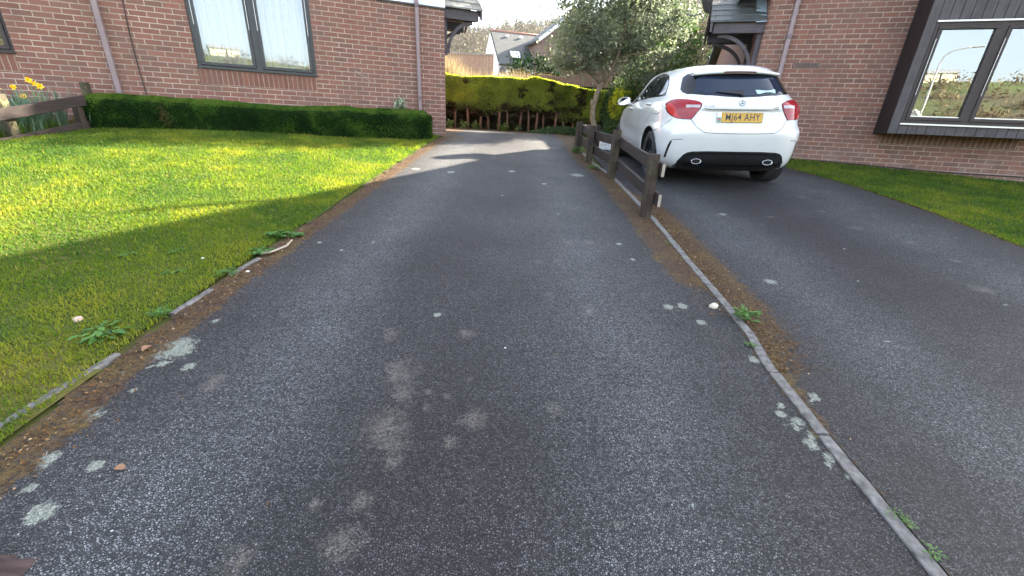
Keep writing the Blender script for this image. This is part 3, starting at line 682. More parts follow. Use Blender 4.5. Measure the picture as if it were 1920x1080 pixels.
c_ = MB(); c_.tube([R3(u, -.012, .83-.012*math.sin(u*1.6)+.02*math.sin(u*.7+1)-.028*(u-2.5)/3) for u in np.linspace(1.9, 8, 40)], .009, 6); c_.build('cable', M['cable'], HR)
pipe(HR, [R3(1.862, -.036, .75), R3(1.862, -.036, 2.88), R3(1.862, -.036, 5.6)], .034, .03, [R3(1.862, -.036, 2.86)])
canopy(HR, lambda s, o, z: R3(UR-.002-s, o, z), -1, .06, 1.20, 2.955, .47, .875, M['slate'])
fl = MB(); 
# lead flashing where the canopy meets the wall
m_ = (.06+1.20)/2
for sgn in (-1, 1):
    e0 = .57+.07
    oa = m_+sgn*e0
    fl.prism([R3(UR-.17, oa, 2.955+.155+.038-.055), R3(UR-.004, oa, 2.955+.155+.048-.055), R3(UR-.004, m_, 2.955+.155+.47+.052), R3(UR-.17, m_, 2.955+.155+.47+.04)], (0, 0, .006))
fl.build('lead_flashing', M['lead'], HR)
# bay window on the upper part of the wall, clad in boards
PJ = .478; ba, bb, bz0, bz1 = 3.585, 5.74, 1.36, 5.2
bay = MB()
bay.poly([R3(ba, -PJ+.02, bz0+.02), R3(bb, -PJ+.02, bz0+.02), R3(bb, 0, bz0+.02), R3(ba, 0, bz0+.02)][::-1])
bayo = bay.build('bay_window', M['clad_dark'], HR)
wx = (3.715, 5.565); wz = (1.53, 2.935)
def boards(z0, z1, u0, u1, uo):
    b_ = MB(); bw = .128; k0 = math.floor((u0-uo)/bw)
    u = uo+k0*bw
    while u < u1-.002:
        a_, c__ = max(u+.004, u0), min(u+bw-.004, u1)
        if c__-a_ > .005: rbox(b_, a_, c__, -PJ, -PJ+.018, z0, z1)
        u += bw
    return b_
b_ = boards(bz0, wz[0]-.03, ba, bb, 3.585); 
for q in (boards(wz[1]+.01, bz1, ba, bb, 3.585), boards(wz[0]-.03, wz[1]+.01, ba, wx[0], 3.585), boards(wz[0]-.03, wz[1]+.01, wx[1], bb, 3.585)):
    b_.add(q.v, q.f)
b_.build('front_boards', M['clad'], bayo)
k_ = MB(); rbox(k_, ba+.006, bb-.006, -PJ+.018, -PJ+.03, bz0+.01, wz[0]-.03); rbox(k_, ba+.006, bb-.006, -PJ+.018, -PJ+.03, wz[1]+.01, bz1); rbox(k_, ba+.006, wx[0], -PJ+.018, -PJ+.03, wz[0]-.03, wz[1]+.01); rbox(k_, wx[1], bb-.006, -PJ+.018, -PJ+.03, wz[0]-.03, wz[1]+.01)
k_.build('board_backing', M['trim_dark'], bayo)
sd = MB(); rbox(sd, ba, ba+.02, -PJ+.019, -.05, bz0, bz1); rbox(sd, bb-.02, bb, -PJ+.019, -.05, bz0, bz1); sd.build('side_boards', M['clad_dark'], bayo)
tm = MB(); rbox(tm, ba-.012, ba+.03, -.05, -.002, bz0-.012, bz1); tm.build('side_trim', M['clad_dark'], bayo)
dp = MB(); rbox(dp, wx[0]-.004, wx[1]+.02, -PJ-.025, -PJ+.03, wz[1]+.012, wz[1]+.032); dp.build('head_drip', M['drip'], bayo)
dp = MB(); rbox(dp, wx[0]-.004, wx[1]+.02, -PJ-.03, -PJ+.03, wz[0]-.03, wz[0]-.008); dp.build('sill_drip', M['drip'], bayo)
fr = MB(); th = .045; o0, o1 = -PJ+.001, -PJ+.075
a, b, z0, z1 = wx[0], wx[1], wz[0]-.006, wz[1]+.01
rbox(fr, a, b, o0, o1, z0, z0+th); rbox(fr, a, b, o0, o1, z1-th, z1); rbox(fr, a, a+th, o0, o1, z0+th, z1-th); rbox(fr, b-th, b, o0, o1, z0+th, z1-th)
m = 4.545; rbox(fr, m-.04, m+.04, o0, o1, z0+th, z1-th)
vt = 0
fr.build('window_frame', M['upvc_brown'], bayo)
for (x0, x1) in ((a+th+.003, m-.043), (m+.043, b-th-.003)):
    s_ = MB(); w_ = .05; q0, q1 = -PJ-.014, -PJ+.06; c0, c1 = z0+th+.003, z1-th-.003
    rbox(s_, x0, x1, q0, q1, c0, c0+w_, 0, .006); rbox(s_, x0, x1, q0, q1, c1-w_, c1, 0, .006)
    rbox(s_, x0, x0+w_, q0, q1, c0+w_, c1-w_); rbox(s_, x1-w_, x1, q0, q1, c0+w_, c1-w_)
    s_.build('casement', M['upvc_brown'], bayo)
    g_ = MB(); g_.poly([R3(x0+w_, -PJ+.02, c0+w_), R3(x1-w_, -PJ+.02, c0+w_), R3(x1-w_, -PJ+.02, c1-w_), R3(x0+w_, -PJ+.02, c1-w_)]); g_.build('pane', M['glass_r'], bayo)
    ln = MB(); rbox(ln, x0+w_, x1-w_, -PJ+.004, -PJ+.018, c0+w_+.001, c0+w_+.016); ln.build('glazing_bead', M['drip'], bayo)
    ln = MB(); rbox(ln, x0+.008, x0+.013, q0-.004, q0-.0005, z0+.42, z1-.22); ln.build('trim_strip', M['drip'], bayo)
    if x0 < 4:
        ln = MB(); rbox(ln, (x0+x1)/2-.12, (x0+x1)/2+.14, q0-.008, q0-.0005, c1-.03, c1-.014); ln.build('trickle_vent', M['upvc_brown'], bayo)
rm = MB(); rbox(rm, ba+.06, bb-.06, 1.2, 1.25, bz0+.03, bz1); rbox(rm, ba+.06, bb-.06, -.38, 1.2, bz0+.04, bz0+.08); rbox(rm, ba+.03, ba+.06, -.38, 1.25, bz0+.04, bz1); rbox(rm, bb-.06, bb-.03, -.38, 1.25, bz0+.04, bz1); rbox(rm, ba+.06, bb-.06, -.38, 1.2, bz1-.3, bz1-.25)
rm.build('room_back', M['room'], bayo)

# name plate on the wall
def text_mesh(name, s, size, mat, parent, mtx, extrude=.002, align='CENTER', offset=0.0, sx=1.0, space=1.0):
    cu = bpy.data.curves.new(name, 'FONT'); cu.body = s; cu.size = size; cu.align_x = align; cu.align_y = 'CENTER'; cu.extrude = extrude; cu.offset = offset; cu.space_character = space
    o = bpy.data.objects.new(name, cu); col.objects.link(o)
    dg = bpy.context.evaluated_depsgraph_get(); me = bpy.data.meshes.new_from_object(o.evaluated_get(dg))
    bpy.data.objects.remove(o); bpy.data.curves.remove(cu)
    me.name = name; me.materials.clear(); me.materials.append(mat)
    n = bpy.data.objects.new(name, me); col.objects.link(n)
    if parent: n.parent = parent
    n.matrix_local = mtx @ Matrix.Diagonal((sx, 1, 1, 1))
    return n
sg = MB(); sg.box(-.205, .205, -.018, -.001, -.042, .042, 0, .004)
q = R3(2.254, -.0, 2.42)
M['sign_wood'] = wood('sign_wood', (.12, .075, .062), (.17, .11, .092), .7, axis=0)
sign = sg.build('name_sign', M['sign_wood'], None); sign.matrix_world = Matrix.Translation((CRX, CRY, .75)) @ Matrix.Rotation(R_(-17.84), 4, 'Z') @ Matrix.Translation(q)
tag(sign, 'small dark wooden house name plate on the brick wall above the car', 'sign')
M['letter_dark'] = plain('dark_letters', (.012, .010, .012), .5)
text_mesh('lettering', 'CLEBRAN', .062, M['letter_dark'], sign, Matrix.Translation((0, -.0185, 0)) @ Matrix.Rotation(R_(90), 4, 'X'), .0015, sx=1.12, space=1.16, offset=.0022)
# satellite dish at the top of the canopy's gable
ds = empty('satellite_dish', (0, 0, 0), 0, 'dark round satellite dish at the peak of the right porch canopy', 'satellite dish')
ds.matrix_world = Matrix.Translation((CRX, CRY, .75)) @ Matrix.Rotation(R_(-17.84), 4, 'Z') @ Matrix.Translation(R3(.40, .75, 3.62))
n = 28; vs = []; fs = []
for j, rr in enumerate((0, .08, .16, .235)):
    for k in range(n):
        a = 6.2832*k/n; vs.append((-rr*rr*.9, rr*math.cos(a)*.92, rr*math.sin(a)))
for j in range(3): fs += [(j*n+k, j*n+(k+1) % n, (j+1)*n+(k+1) % n, (j+1)*n+k) for k in range(n)]
d_ = MB(); d_.add(vs, fs, 0, True); b2v = [(v[0]-.012, v[1], v[2]) for v in vs]; d_.add(b2v, [tuple(reversed(f)) for f in fs], 0, True)
d_.add([vs[3*n+k] for k in range(n)]+[b2v[3*n+k] for k in range(n)], [(k, (k+1) % n, n+(k+1) % n, n+k) for k in range(n)])
do = d_.build('reflector', M['dish'], ds); do.rotation_euler = (0, R_(20), R_(200))
d_ = MB(); d_.tube([(-.02, 0, -.2), (-.14, .02, -.24), (-.30, .03, -.2)], .012, 8); d_.build('feed_arm', M['dish'], ds)
d_ = MB(); d_.tube([(.02, 0, 0), (.12, 0, -.02), (.14, 0, -.1)], .016, 8); d_.build('bracket', M['dish'], ds)

# ------------------------------------------------------------------ the white car
def carpaint():
    t = NT('white_paint'); nz = t.noise(t.obj(), 3, 4)
    t.set(t.ramp(nz, [(.3, (.52, .525, .525)), (.7, (.57, .57, .565))]), .28, 0, .5, 1.0); t.b.inputs['Coat Roughness'].default_value = .03
    return t.mat
M['paint'] = carpaint()
M['black_plastic'] = plain('black_plastic', (.0065, .0068, .0078), .5, var=.2, scale=20, spec=.3)
M['gloss_black'] = plain('gloss_black', (.004, .004, .006), .10, spec=.4)
M['tyre'] = plain('tyre_rubber', (.016, .016, .017), .85, var=.3, scale=30)
M['rim'] = plain('dark_alloy', (.030, .032, .040), .3, .7)
M['chrome'] = plain('chrome', (.42, .43, .45), .16, 1.0, var=.02)
M['well'] = plain('wheel_well', (.006, .006, .006), .9)
M['gap'] = plain('panel_gap', (.02, .02, .022), .8)
M['car_glass'] = NT('car_glass').set((.004, .006, .010), .02, 0, .6, 0)
M['screen_glass'] = NT('rear_screen_glass').set((.006, .014, .030), .03, 0, .32, 0)  # blue in the base colour stands in for mirrored sky
def lens(name, c, c2, em=0):
    t = NT(name); o = t.obj(); mp = t.n('Mapping'); mp.inputs['Scale'].default_value = (60, 60, 12); t.l(o, mp.inputs[0])
    v = t.n('TexVoronoi'); v.inputs['Scale'].default_value = 1; t.l(mp.outputs[0], v.inputs['Vector'])
    t.set(t.mix(t.math('MULTIPLY', v.outputs['Distance'], .9, clamp=True), (*c, 1), (*c2, 1)), .10, 0, .38, 0); return t.mat
M['red_lens'] = lens('red_lens', (.30, .008, .016), (.15, .004, .008))
M['red_bright'] = lens('bright_red_lens', (.45, .022, .014), (.32, .010, .010))
M['clear_lens'] = lens('clear_lens', (.42, .38, .39), (.32, .27, .28))
M['plate_yellow'] = plain('plate_yellow', (.42, .235, .014), .35, var=.05)
M['plate_black'] = plain('plate_black', (.012, .010, .010), .4)
M['plate_green'] = plain('flag_green', (.05, .22, .16), .4); M['plate_red'] = plain('flag_red', (.5, .06, .05), .4); M['plate_white'] = plain('flag_white', (.70, .66, .68), .4)
M['sticker'] = plain('pale_green_sticker', (.36, .56, .54), .5, var=.03); M['mirror'] = NT('mirror_glass').set((.55, .60, .65), .02, 1.0)
CAR_POS = Vector((2.652, 5.921, .6245)); yw, pt_, rl = R_(86.49), R_(2.28), R_(-1.9)
cf = Vector((math.cos(yw)*math.cos(pt_), math.sin(yw)*math.cos(pt_), math.sin(pt_))); cl_ = Vector((-math.sin(yw), math.cos(yw), 0)); cu_ = cf.cross(cl_)
c2 = cl_*math.cos(rl)+cu_*math.sin(rl); u2 = cf.cross(c2)
CARM = Matrix(((cf.x, c2.x, u2.x, CAR_POS.x), (cf.y, c2.y, u2.y, CAR_POS.y), (cf.z, c2.z, u2.z, CAR_POS.z), (0, 0, 0, 1)))
CAR = empty('parked_car'); CAR.matrix_world = CARM
tag(CAR, 'white hatchback parked nose-in beside the wooden fence', 'car')
#       z     xr     hw    xf    nr   (rear x, half width, front x, rear squareness)
RING = [(.19, -.50, .76, 3.42, 6), (.23, -.60, .83, 3.50, 6), (.30, -.655, .866, 3.53, 6.2), (.40, -.685, .884, 3.55, 6.2), (.50, -.71, .893, 3.56, 6.0), (.60, -.728, .897, 3.56, 5.8),
        (.66, -.730, .897, 3.53, 5.6), (.70, -.712, .892, 3.48, 5.4), (.74, -.684, .888, 3.42, 5.2), (.80, -.668, .886, 3.32, 5.1), (.87, -.655, .882, 3.10, 5.0), (.91, -.655, .876, 2.80, 4.9), (.935, -.652, .870, 2.55, 4.8),
        (.985, -.622, .850, 2.22, 4.6), (1.03, -.577, .815, 2.12, 4.4), (1.10, -.512, .768, 1.99, 4.2), (1.18, -.44, .728, 1.84, 4.1), (1.26, -.368, .690, 1.67, 4.0), (1.32, -.31, .655, 1.52, 3.9),
        (1.36, -.255, .615, 1.38, 3.7), (1.392, -.17, .555, 1.20, 3.4), (1.415, -.02, .46, 1.0, 3.0), (1.428, .18, .32, .85, 2.8), (1.434, .40, .12, .70, 2.5)]
rg = np.array(RING)
def ringat(z):
    return [float(np.interp(z, rg[:, 0], rg[:, i])) for i in range(1, 5)]
def smoothring(nz=74):
    # monotone cubic-ish resampling of the ring table
    zz = np.interp(np.linspace(0, 1, nz), np.linspace(0, 1, len(rg)), rg[:, 0]); out = []
    tt = np.linspace(0, len(rg)-1, nz)
    for k, t_ in enumerate(tt):
        i = int(min(max(math.floor(t_), 0), len(rg)-2)); u = t_-i
        P0, P1, P2, P3 = rg[max(i-1, 0)], rg[i], rg[i+1], rg[min(i+2, len(rg)-1)]
        m1 = (P2-P0)/2*.8; m2 = (P3-P1)/2*.8
        out.append((2*u**3-3*u*u+1)*P1+(u**3-2*u*u+u)*m1+(-2*u**3+3*u*u)*P2+(u**3-u*u)*m2)
    return out
def car_shell(nth=132):
    rows = smoothring(); vs = []; XM = 1.15
    for z, xr, hw, xf, nr in rows:
        for k in range(nth):
            th = 2*math.pi*k/nth; c, s = math.cos(th), math.sin(th)     # th=0 at the rear centre
            e = 2/nr if c > 0 else 2/4.0
            y = math.copysign(abs(s)**e, s)*hw; a = abs(c)**e
            x = XM-(XM-xr)*a if c > 0 else XM+(xf-XM)*a
            # hollow of the doors, plate recess with the ledge above it
            y *= 1-.026*math.exp(-((z-.56-.05*(x-1))/.11)**2)*float(ss(.35, .8, x)*(1-ss(2.0, 2.4, x)))
            if c > 0:
                x += .024*float(ss(.705, .735, z)*(1-ss(.886, .900, z))*(1-ss(.36, .45, abs(y))))
            vs.append((x, y, z))
    n = len(rows)
    fs = [(i*nth+k, (i+1)*nth+k, (i+1)*nth+(k+1) % nth, i*nth+(k+1) % nth) for i in range(n-1) for k in range(nth)]
    fs.append(tuple(range(nth))); fs.append(tuple(reversed(range((n-1)*nth, n*nth))))
    return vs, fs
cv_, cfs = car_shell()
CBVH = BVHTree.FromPolygons([Vector(v) for v in cv_], cfs)
from mathutils.geometry import delaunay_2d_cdt
def on_rear(y, z, e=0.0):
    h = CBVH.ray_cast(Vector((-4, y, z)), Vector((1, 0, 0)))
    if h[0] is None: h = CBVH.find_nearest(Vector((-.3, y, z)))
    n = h[1]; n = n if n.x < 0 else -n
    return h[0]+n*e
def on_side(x, z, e=0.0, sg=1):
    h = CBVH.ray_cast(Vector((x, 4*sg, z)), Vector((0, -sg, 0)))
    if h[0] is None: h = CBVH.find_nearest(Vector((x, .7*sg, z)))
    n = h[1]; n = n if n.y*sg > 0 else -n
    return h[0]+n*e
def smooth_poly(P, k=4):
    out = []; n = len(P)
    for i in range(n):
        p0, p1, p2, p3 = P[i-1], P[i], P[(i+1) % n], P[(i+2) % n]
        for j in range(k):
            u = j/k
            out.append(tuple(.5*(2*p1[c]+(p2[c]-p0[c])*u+(2*p0[c]-5*p1[c]+4*p2[c]-p3[c])*u*u+(3*p1[c]-p0[c]-3*p2[c]+p3[c])*u**3) for c in (0, 1)))
    return out
def patch(name, P, f, e, mat, parent, step=.03, skirt=.006):
    """fills the outline P (2-D), carries it onto the body with f(a, b, e)"""
    n = len(P); a = np.array(P); g = []
    def inside(q):
        c = False
        for i in range(n):
            (x1, y1), (x2, y2) = P[i], P[i-1]
            if (y1 > q[1]) != (y2 > q[1]) and q[0] < (x2-x1)*(q[1]-y1)/(y2-y1)+x1: c = not c
        return c
    for x in np.arange(a[:, 0].min(), a[:, 0].max(), step):
        for y in np.arange(a[:, 1].min(), a[:, 1].max(), step):
            if inside((x, y)) and np.hypot(a[:, 0]-x, a[:, 1]-y).min() > step*.35: g.append((x, y))
    vs, es, fs, *_ = delaunay_2d_cdt([Vector(q) for q in list(P)+g], [(i, (i+1) % n) for i in range(n)], [], 1, 1e-6)
    top = [f(v.x, v.y, e) for v in vs]
    mb = MB(); fs = [tuple(q) for q in fs]
    mb.add(top, fs, 0, True)
    ed = {}
    for q in fs:
        for i in range(len(q)):
            k = (q[i], q[(i+1) % len(q)]); ed[k] = 1
    bd = [k for k in ed if (k[1], k[0]) not in ed]
    for (i, j) in bd:
        A, B = top[i], top[j]; v1, v2 = vs[i], vs[j]
        mb.add([A, B, f(v2.x, v2.y, e-skirt), f(v1.x, v1.y, e-skirt)], [(0, 1, 2, 3)])
    return mb.build(name, mat, parent)
def ribbon(name, P, f, wd, mat, parent, e=.0012, k=6):
    q = []
    for i in range(len(P)-1):
        p0, p1, p2, p3 = P[max(i-1, 0)], P[i], P[i+1], P[min(i+2, len(P)-1)]
        for j in range(k):
            u = j/k; q.append(tuple(.5*(2*p1[c]+(p2[c]-p0[c])*u+(2*p0[c]-5*p1[c]+4*p2[c]-p3[c])*u*u+(3*p1[c]-p0[c]-3*p2[c]+p3[c])*u**3) for c in (0, 1)))
    q.append(P[-1]); vs = []
    for i in range(len(q)):
        d = Vector(q[min(i+1, len(q)-1)])-Vector(q[max(i-1, 0)]); d = d.normalized() if d.length else Vector((1, 0)); nn = Vector((-d.y, d.x))*wd/2
        vs += [f(q[i][0]+nn.x, q[i][1]+nn.y, e), f(q[i][0]-nn.x, q[i][1]-nn.y, e)]
    mb = MB(); mb.add(vs, [(2*i, 2*i+1, 2*i+3, 2*i+2) for i in range(len(q)-1)], 0, True); return mb.build(name, mat, parent)
# body with the four wheel arches cut out
b_ = MB(); b_.add(cv_, cfs, 0, True); body = b_.build('body', [M['paint'], M['well']], CAR, uv=False)
WB = 2.70
cut = MB()
for x in (0, WB):
    for sg in (-1, 1):
        ring = [(x+.372*math.cos(a), 0, .318+.372*math.sin(a)) for a in np.linspace(0, 2*math.pi, 56, endpoint=False)]
        cut.prism([(q[0], sg*.60, q[2]) for q in ring[::-sg]], (0, sg*.6, 0))
cuto = cut.build('cutter', M['well'], CAR, uv=False)
md = body.modifiers.new('arches', 'BOOLEAN'); md.object = cuto; md.operation = 'DIFFERENCE'; md.solver = 'EXACT'; md.use_self = True
bpy.context.view_layer.update()
dg = bpy.context.evaluated_depsgraph_get(); me = bpy.data.meshes.new_from_object(body.evaluated_get(dg))
body.modifiers.clear(); body.data = me; bpy.data.objects.remove(cuto)
for pl in me.polygons:
    c = pl.center
    dark = any(abs(math.hypot(c.x-x, c.z-.318)-.372) < .012 and abs(pl.normal.y) < .35 and (pl.normal.x*(c.x-x)+pl.normal.z*(c.z-.318)) < 0 for x in (0, WB)) or any(math.hypot(c.x-x, c.z-.318) < .37 and abs(abs(c.y)-.6) < .01 for x in (0, WB)) or c.z < .195 or (c.z < .262 and c.x < -.3 and abs(c.y) < .63)
    pl.material_index = 1 if dark else 0
    pl.use_smooth = not dark
if len(me.materials) < 2: me.materials.append(M['well'])
# wheels
def make_wheel():
    w_ = empty('wheel'); w_.parent = CAR
    def lathe(prof, n, mat, name, par):
        vs = []; 
        for (r_, y_) in prof:
            for k in range(n): a = 2*math.pi*k/n; vs.append((r_*math.cos(a), y_, r_*math.sin(a)))
        m_ = len(prof); b = MB(); b.add(vs, [(i*n+k, i*n+(k+1) % n, (i+1)*n+(k+1) % n, (i+1)*n+k) for i in range(m_-1) for k in range(n)], 0, True); return b.build(name, mat, par)
    lathe([(.222, -.10), (.25, -.113), (.285, -.116), (.308, -.105), (.318, -.085), (.3175, -.04), (.314, -.036), (.3175, -.032), (.318, .0), (.3145, .004), (.318, .008), (.318, .05), (.314, .054), (.318, .058), (.318, .085), (.308, .105), (.285, .116), (.25, .113), (.222, .10)], 56, M['tyre'], 'tyre', w_)
    rim = lathe([(.228, .098), (.222, .104), (.212, .098), (.205, .05), (.195, -.02), (.205, -.10), (.228, -.104)], 48, M['rim'], 'rim', w_)
    sp = MB()
    for k in range(10):
        a = 2*math.pi*(k//2)/5+(.16 if k % 2 else -.16); c, s = math.cos(a), math.sin(a)
        def pt(r_, t_, y_): return (r_*c-t_*s, y_, r_*s+t_*c)
        A = [pt(.04, -.016, .078), pt(.04, .016, .078), pt(.212, .010, .094), pt(.212, -.010, .094)]; B = [pt(.04, -.016, .04), pt(.04, .016, .04), pt(.212, .013, .05), pt(.212, -.013, .05)]
        sp.add(A+B, [(0, 1, 2, 3), (7, 6, 5, 4), (0, 4, 5, 1), (1, 5, 6, 2), (2, 6, 7, 3), (3, 7, 4, 0)])
    sp.build('spokes', M['rim'], w_)
    lathe([(.0, .088), (.03, .087), (.05, .078), (.062, .04)], 20, M['rim'], 'hub_cap', w_)
    lathe([(.0, -.02), (.15, -.02), (.152, -.0)], 32, M['chrome'], 'brake_disc', w_)
    return w_
w0 = make_wheel(); w0.location = (0, .748, .318)
for (x, sg) in ((WB, 1), (0, -1), (WB, -1)):
    c = copy_tree(w0, CAR); c.location = (x, sg*.748, .318); c.rotation_euler = (0, .3*x, 0 if sg > 0 else math.pi)
# glazing
mir = lambda P: [(-a, b) for a, b in P]
scr = [(.615, 1.088), (.625, 1.12), (.605, 1.185), (.578, 1.262), (.53, 1.30), (.3, 1.318)]; low = [(-.58, 1.066), (-.40, 1.052), (-.2, 1.040), (0, 1.030), (.2, 1.040), (.40, 1.052), (.58, 1.066)]
patch('rear_screen_surround', low+scr+mir(scr)[::-1], on_rear, .004, M['gloss_black'], CAR)
sc2 = [(.512, 1.078), (.49, 1.16), (.452, 1.255), (.40, 1.268)]; low2 = [(-.40, 1.066), (-.2, 1.054), (0, 1.044), (.2, 1.054), (.40, 1.066)]
rs = patch('rear_screen', low2+sc2+mir(sc2)[::-1], on_rear, .0065, M['screen_glass'], CAR)
patch('window_sticker', [(-.17, 1.107), (-.40, 1.115), (-.40, 1.080), (-.185, 1.066)], on_rear, .0085, M['sticker'], rs, skirt=.0015)
wp = patch('wiper', [(.285, 1.078), (.13, 1.090), (-.03, 1.094), (-.022, 1.045), (.0, 1.036), (.02, 1.052), (.15, 1.064)], on_rear, .022, M['black_plastic'], CAR, skirt=.012)
dlo = smooth_poly([(1.56, .968), (1.40, 1.08), (1.22, 1.235), (1.0, 1.335), (.66, 1.352), (.37, 1.325), (.235, 1.288), (.11, 1.22), (0, 1.117), (-.062, 1.060), (.0, 1.050), (.12, 1.046), (.45, 1.040), (.74, 1.030), (1.18, .998), (1.42, .976)], 3)
for sg in (1, -1):
    fs_ = lambda a, b, e, sg=sg: on_side(a, b, e, sg)
    sw = patch('side_window_surround', dlo, fs_, .003, M['gloss_black'], CAR)
    for nm, P in (('side_window', [(1.47, .992), (1.20, 1.218), (.985, 1.315), (.86, 1.325), (.665, 1.050), (1.15, 1.018)]), ('side_window', [(.63, 1.058), (.80, 1.328), (.66, 1.333), (.38, 1.308), (.25, 1.275), (.175, 1.066)]), ('side_window', [(.150, 1.070), (.222, 1.262), (.10, 1.20), (.0, 1.105), (-.035, 1.072)])):
        patch(nm, P, fs_, .0055, M['car_glass'], CAR, .05, .002)
    ribbon('door_seam', [(-.05, 1.048), (-.06, .98), (.04, .86), (.17, .76), (.30, .66)], fs_, .006, M['gap'], CAR)
    ribbon('door_seam', [(.735, 1.03), (.745, .9), (.74, .6), (.70, .34)], fs_, .006, M['gap'], CAR)
    ribbon('door_seam', [(1.60, .955), (1.82, .8), (1.92, .6), (1.88, .36)], fs_, .006, M['gap'], CAR)
    ribbon('bumper_seam', [(-.50, .790), (-.44, .738), (-.385, .694), (-.281, .658), (-.19, .640)], fs_, .005, M['gap'], CAR)
    if sg < 0 or True:
        for (x0, x1, z_) in ((.16, .37, .953), (1.31, 1.53, .902)):
            h = MB(); P = [on_side(x0+(x1-x0)*k/8, z_, .006+.026*math.sin(math.pi*min(max((k-.5)/7, 0), 1)), sg) for k in range(9)]
            h.tube(P, [.010]+[.014]*7+[.010], 8); h.build('door_handle', M['paint'], CAR)
            patch('handle_recess', [(x0+.03, z_-.022), (x1-.03, z_-.022), (x1-.01, z_), (x1-.03, z_+.02), (x0+.03, z_+.02), (x0+.01, z_)], fs_, .0008, M['paint'], CAR, .05, .001)
    ribbon('sill_line', [(.38, .335), (.9, .315), (1.6, .31), (2.3, .315)], fs_, .008, M['gap'], CAR)
    # mirror on its foot
    mm = MB(); cx, cy, cz = 1.60, sg*.985, 1.005; vs = []; nn = 20
    for i, (dx, k) in enumerate(((-.055, .92), (-.05, 1.0), (0.0, .98), (.05, .82), (.085, .5), (.10, .15))):
        for j in range(nn):
            a = 2*math.pi*j/nn; c, s = math.cos(a), math.sin(a)
            vs.append((cx+dx+.04*abs(c)*(c*sg > 0), cy+math.copysign(abs(c)**.7, c)*.098*k, cz+math.copysign(abs(s)**.7, s)*.062*k-.012*sg*c))
    mm.add(vs, [(i*nn+j, i*nn+(j+1) % nn, (i+1)*nn+(j+1) % nn, (i+1)*nn+j) for i in range(5) for j in range(nn)]+[tuple(range(5*nn, 6*nn))], 0, True)
    mm.tube([(1.62, sg*.86, .962), (1.60, sg*.93, .968)], .022, 8)
    mo = mm.build('wing_mirror', M['paint'], CAR)
    g_ = MB(); g_.add([(cx-.0545+.04*abs(math.cos(2*math.pi*j/nn))*(math.cos(2*math.pi*j/nn)*sg > 0), cy+math.copysign(abs(math.cos(2*math.pi*j/nn))**.7, math.cos(2*math.pi*j/nn))*.086, cz+math.copysign(abs(math.sin(2*math.pi*j/nn))**.7, math.sin(2*math.pi*j/nn))*.052-.012*sg*math.cos(2*math.pi*j/nn)) for j in range(nn)], [tuple(range(nn))]); g_.build('mirror_glass', M['mirror'], mo)
fs_ = lambda a, b, e: on_side(a, b, e, 1)
ribbon('fuel_flap', [(-.012, .850), (-.14, .838), (-.214, .846), (-.259, .882), (-.261, .932), (-.197, .968)], fs_, .006, M['gap'], CAR)
# tail lamps
lampP = [(.785, .955), (.772, .975), (.735, 1.0), (.69, 1.012), (.65, 1.013), (.575, 1.006), (.515, .995), (.475, .983), (.452, .967), (.446, .950), (.455, .92), (.475, .89), (.50, .85), (.532, .805), (.548, .787), (.63, .788), (.70, .797), (.745, .825), (.775, .858), (.79, .905)]
for sg in (1, -1):
    q = lampP if sg > 0 else mir(lampP)[::-1]
    base = patch('tail_lamp', q, on_rear, .0035, M['gloss_black'], CAR, .03, .006)
    cy = sum(a for a, b in lampP)/len(lampP); cz = sum(b for a, b in lampP)/len(lampP)
    sh = lambda P, k: [(cy+(a-cy)*k, cz+(b-cz)*k) for a, b in P]
    inn = sh(lampP, .955)
    patch('lens', inn if sg > 0 else mir(inn)[::-1], on_rear, .008, M['red_lens'], base, .025, .005)
    st = [(.468, .944), (.61, .943), (.612, .915), (.470, .918)]; patch('reverse_lens', st if sg > 0 else mir(st)[::-1], on_rear, .0135, M['clear_lens'], base, .02, .004)
    st = smooth_poly([(.768, .95), (.735, .955), (.705, .90), (.685, .84), (.66, .806), (.70, .806), (.74, .835), (.764, .87), (.775, .91)], 2); patch('outer_lens', st if sg > 0 else mir(st)[::-1], on_rear, .0120, M['red_bright'], base, .02, .003)
    vt = [(.728, .557), (.742, .541), (.757, .493), (.764, .427), (.768, .358), (.766, .339), (.750, .344), (.748, .398), (.739, .465), (.727, .531)]
    vt2 = vt; patch('bumper_vent', vt2 if sg > 0 else mir(vt2)[::-1], on_rear, .002, M['black_plastic'], CAR, .03, .003)
    ribbon('bumper_crease', [(sg*.725, .556), (sg*.68, .566), (sg*.62, .570)], on_rear, .006, M['gap'], CAR)
    # exhaust tip
    e_ = MB(); c0 = on_rear(sg*.42, .316, .0); vs = []; n = 28
    for (dx, ry, rz) in ((-.022, .062, .034), (-.032, .060, .032), (-.030, .052, .0255), (.04, .050, .024)):
        for k in range(n): a = 2*math.pi*k/n; vs.append((c0.x+dx, c0.y+ry*math.cos(a), c0.z+rz*math.sin(a)))
    e_.add(vs, [(i*n+k, i*n+(k+1) % n, (i+1)*n+(k+1) % n, (i+1)*n+k) for i in range(3) for k in range(n)], 0, True)
    eo = e_.build('exhaust_tip', M['chrome'], CAR)
    e_ = MB(); e_.add([(c0.x-.016, c0.y+.0515*math.cos(6.2832*k/n), c0.z+.025*math.sin(6.2832*k/n)) for k in range(n)], [tuple(range(n))]); e_.build('exhaust_mouth', M['well'], eo)
